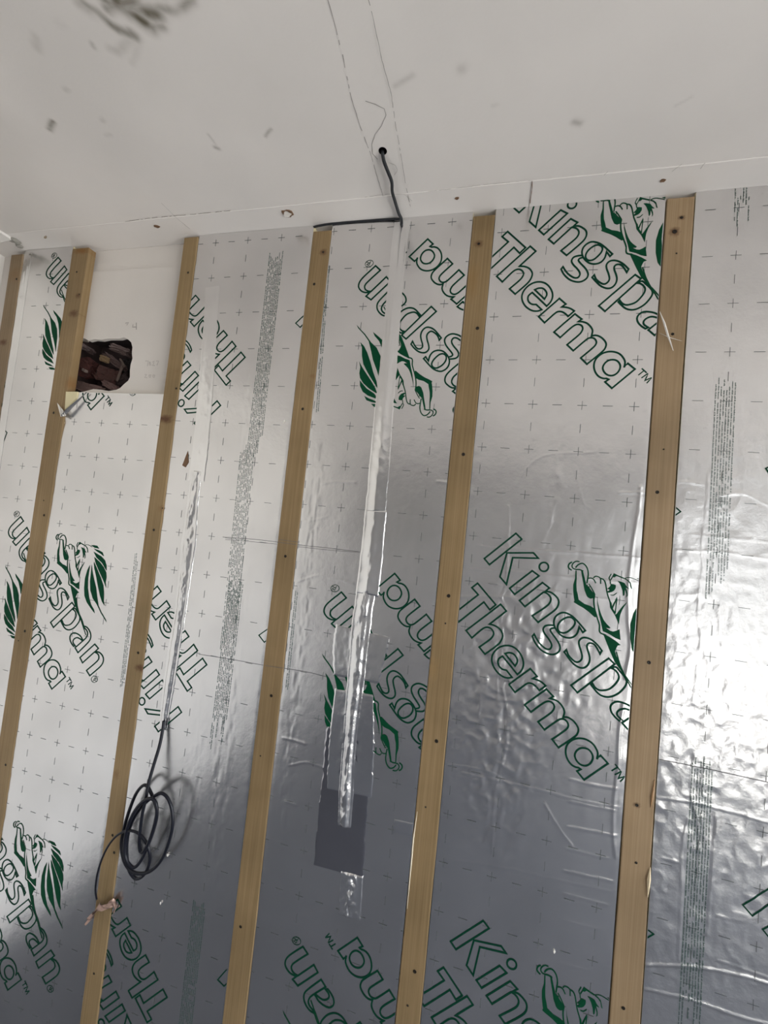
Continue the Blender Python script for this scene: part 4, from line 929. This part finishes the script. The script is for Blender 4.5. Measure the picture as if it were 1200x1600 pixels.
tape('foil_tape', 'short crinkled foil tape tail below the wide dark patch', b3_, [(550, 1364, 17), (548, 1400, 17), (546, 1434, 17)], [.0]*3, [.0030, .0032, .0028], M_tape_c, seed=15, base=.0016, n_across=30, cres=80)
tape('foil_tape', 'small clear tape square touching the fifth batten', b3_, [(631, 1283, 15), (630, 1304, 15)], [.0]*2, [.0002]*2, M_tape, seed=16, base=.0008)
# tape on the third board
tape('foil_tape', 'smooth foil tape strip on the board under the cable, upper end', b2_, [(332, 448, 11), (329, 500, 11), (325, 560, 12), (319, 640, 12), (313, 700, 13), (306, 752, 13)], [.0004]*6, [.0003, .0003, .0004, .0005, .0006, .0008], M_tape, seed=21, cres=40)
tape('foil_tape', 'crumpled foil tape ridge leading down to the hanging cable', b2_, [(307, 735, 8), (300, 790, 9), (294, 850, 12), (287, 910, 10), (281, 960, 9), (271, 1020, 10), (263, 1075, 9), (257, 1120, 7), (255, 1140, 6)], [.0012, .0016, .002, .0025, .003, .0035, .004, .004, .004], [.0014, .0020, .0022, .0022, .0015, .0008, .0006, .0005, .0004], M_tape_c, seed=23, cres=52, base=.0012)
tape('foil_tape', 'foil sealing tape down the edge of the far left board', b0_, [(43, 396, 7), (26, 520, 6), (8, 640, 5.5), (-10, 770, 5)], [.0]*4, [.0003]*4, M_tape, seed=25, base=.0008)

# ------------------------------------------------------------------ cables
cc = [CE(598, 236, ZT+.03), CE(597.5, 238, ZT+.001), CE(600, 252, ZT-.006), CE(606, 268, ZT-.009), CE(612, 284, ZT-.008), CE(613, 300, ZT-.009), CE(617, 314, ZT-.008), CE(623, 333, ZT-.006)]
e = W(627, 342, .006); cc += [e, W(627.5, 352, .004)]
tag(tube('ceiling_cable', cc, .0036, M_grey), 'short dark cable dropping from the ceiling hole to the taped ridge', 'cable')
tc_ = [W(628, 342, .004), W(612, 342.5, .001), W(580, 344.5, .000), (W(545, 347, .000)), W(515, 350, .000), W(498, 353, .000), W(490, 355, -.004)]
tag(tube('head_cable', tc_, .0026, M_grey), 'dark cable lying along the board tops just under the ceiling', 'cable')
z = lambda x, y, s: W(120+x/4.57, 1100+y/4.57, s)
coil = [(622, 120, .006), (614, 180, .008), (590, 300, .014), (545, 450, .024), (512, 570, .032), (492, 680, .036), (467, 790, .038), (451, 920, .036), (448, 1010, .032), (460, 1058, .030), (485, 1040, .034), (525, 960, .040), (562, 830, .044), (572, 740, .046), (550, 685, .046), (500, 680, .044), (430, 740, .040), (372, 850, .036), (345, 980, .032), (350, 1100, .030), (400, 1166, .028), (450, 1130, .026), (500, 1030, .026), (548, 900, .026), (572, 780, .026), (545, 670, .026), (492, 580, .024), (430, 630, .020), (375, 760, .018), (335, 900, .018), (318, 1010, .020), (338, 1120, .022), (385, 1188, .024), (450, 1210, .026), (530, 1190, .028), (605, 1110, .030), (655, 990, .032), (683, 870, .034), (680, 760, .034), (648, 670, .034), (600, 637, .034), (540, 668, .034), (470, 725, .030), (405, 820, .026), (366, 930, .024), (356, 1060, .022), (372, 1180, .020), (422, 1245, .020), (480, 1218, .022), (517, 1140, .026), (520, 1060, .030), (487, 975, .034), (435, 920, .036), (370, 905, .034), (300, 930, .030), (240, 990, .026), (190, 1080, .024), (150, 1200, .022), (133, 1320, .018), (142, 1395, .010)]
nc = len(coil); rad = [.0040]*(nc-9)+[.0038, .0035, .003, .0028, .0026, .0025, .0024, .0023, .0022]
tag(tube('coiled_cable', [z(*c) for c in coil], rad, M_black, res=7), 'hanging loose coil of black cable below the crumpled tape', 'cable')
# coppery scrap at the cable's end, folded over the batten
n, m = 34, 9; P = np.zeros((n, m, 3)); path = [(70, 1548, .002), (110, 1520, .004), (150, 1450, .012), (200, 1455, .009), (250, 1420, .010), (285, 1450, .004), (262, 1480, .003)]
pp = [z(*p) for p in path]
for i in range(n):
    t = i/(n-1)*(len(pp)-1); k = min(int(t), len(pp)-2); a = pp[k]*(1-(t-k))+pp[k+1]*(t-k)
    for j in range(m):
        s_ = j/(m-1)-.5; P[i, j] = a+np.array([.006*s_, -.0035*math.sin(i*.9+j*1.1)-.001*random.random(), .020*s_*(1+.3*math.sin(i*.7))])
tag(grid_obj('copper_film_scrap', P, M_copper), 'crumpled pinkish copper film scrap folded over the batten at the cable end', 'scrap')
for a_, b_ in (((150, 1390, .012), (205, 1450, .014)), ((255, 1405, .010), (290, 1455, .006))):
    pass
# white plaster flecks on the foil, plus one painted glint of a crease
for px, py, r_ in ((444, 658, .0032), (866, 1487, .0028), (251, 1411, .003), (262, 1336, .004)):
    bm = bmesh.new(); bmesh.ops.create_icosphere(bm, subdivisions=1, radius=r_); c = W(px, py, 0)
    for v in bm.verts: v.co = Vector((c[0]+v.co.x*random.uniform(.6, 1), -.0004+v.co.y*.35, c[2]+v.co.z*random.uniform(.9, 1.6)))
    o = bm_obj('fleck_or_glint', bm, M_paper)
    lb = {444: 'tiny white plaster fleck beside the fourth batten', 866: 'tiny white plaster fleck above the bottom right emblem', 251: 'tiny white plaster fleck below the coil', 262: 'white painted glint of a foil crease just right of the coil bottom'}[px]
    tag(o, lb, 'plaster fleck', 'white plaster flecks on the foil')
# faint pencilled figures on the bare plaster
def scribble(strokes, w, mat):
    for l in strokes:
        P = [W(*p, -Yb+.0004) for p in l]; V = []; Fc = []
        for i, p in enumerate(P):
            t = P[min(i+1, len(P)-1)]-P[max(i-1, 0)]; t /= np.linalg.norm(t); s_ = np.array([-t[2], 0, t[0]]); V += [p+s_*w/2, p-s_*w/2]
        for i in range(len(P)-1): Fc.append((2*i, 2*i+1, 2*i+3, 2*i+2))
        mesh_obj('pencil_mark', V, Fc, mat, wb)
M_pf = simple('faint_pencil', (.36, .33, .31), .8)
scribble([[(196, 505), (201, 504), (198, 508)], [(208, 507), (207, 511), (213, 511)], [(213, 504), (213, 515)]], .003, M_pf)
scribble([[(227, 564), (232, 564), (230, 572)], [(234, 565), (236, 571), (233, 570), (234, 565)], [(238, 566), (241, 564), (240, 568), (238, 571), (242, 571)], [(244, 564), (248, 564), (245, 571)], [(226, 585), (229, 585), (226, 590), (230, 590)], [(233, 586), (236, 586), (235, 590), (233, 589), (233, 586)], [(239, 586), (242, 586), (241, 590), (239, 589), (239, 586)]], .0015, M_pf)
# plaster rubble clinging in the left ceiling corner
for k, (px, py, s_) in enumerate(((24, 378, .009), (30, 386, .007), (17, 377, .006))):
    c = CE(px, py, ZT-.006); bm = bmesh.new(); bmesh.ops.create_icosphere(bm, subdivisions=2, radius=s_)
    for v in bm.verts: v.co = Vector((c[0]+v.co.x*1.4*random.uniform(.8, 1.1), c[1]+v.co.y*1.6*random.uniform(.8, 1.1), ZT-.002+v.co.z*random.uniform(.6, 1)))
    bm_obj('plaster_crumb', bm, simple('crumb_grey', (.30, .29, .26), .9, bump=.6, bscale=150), wl)
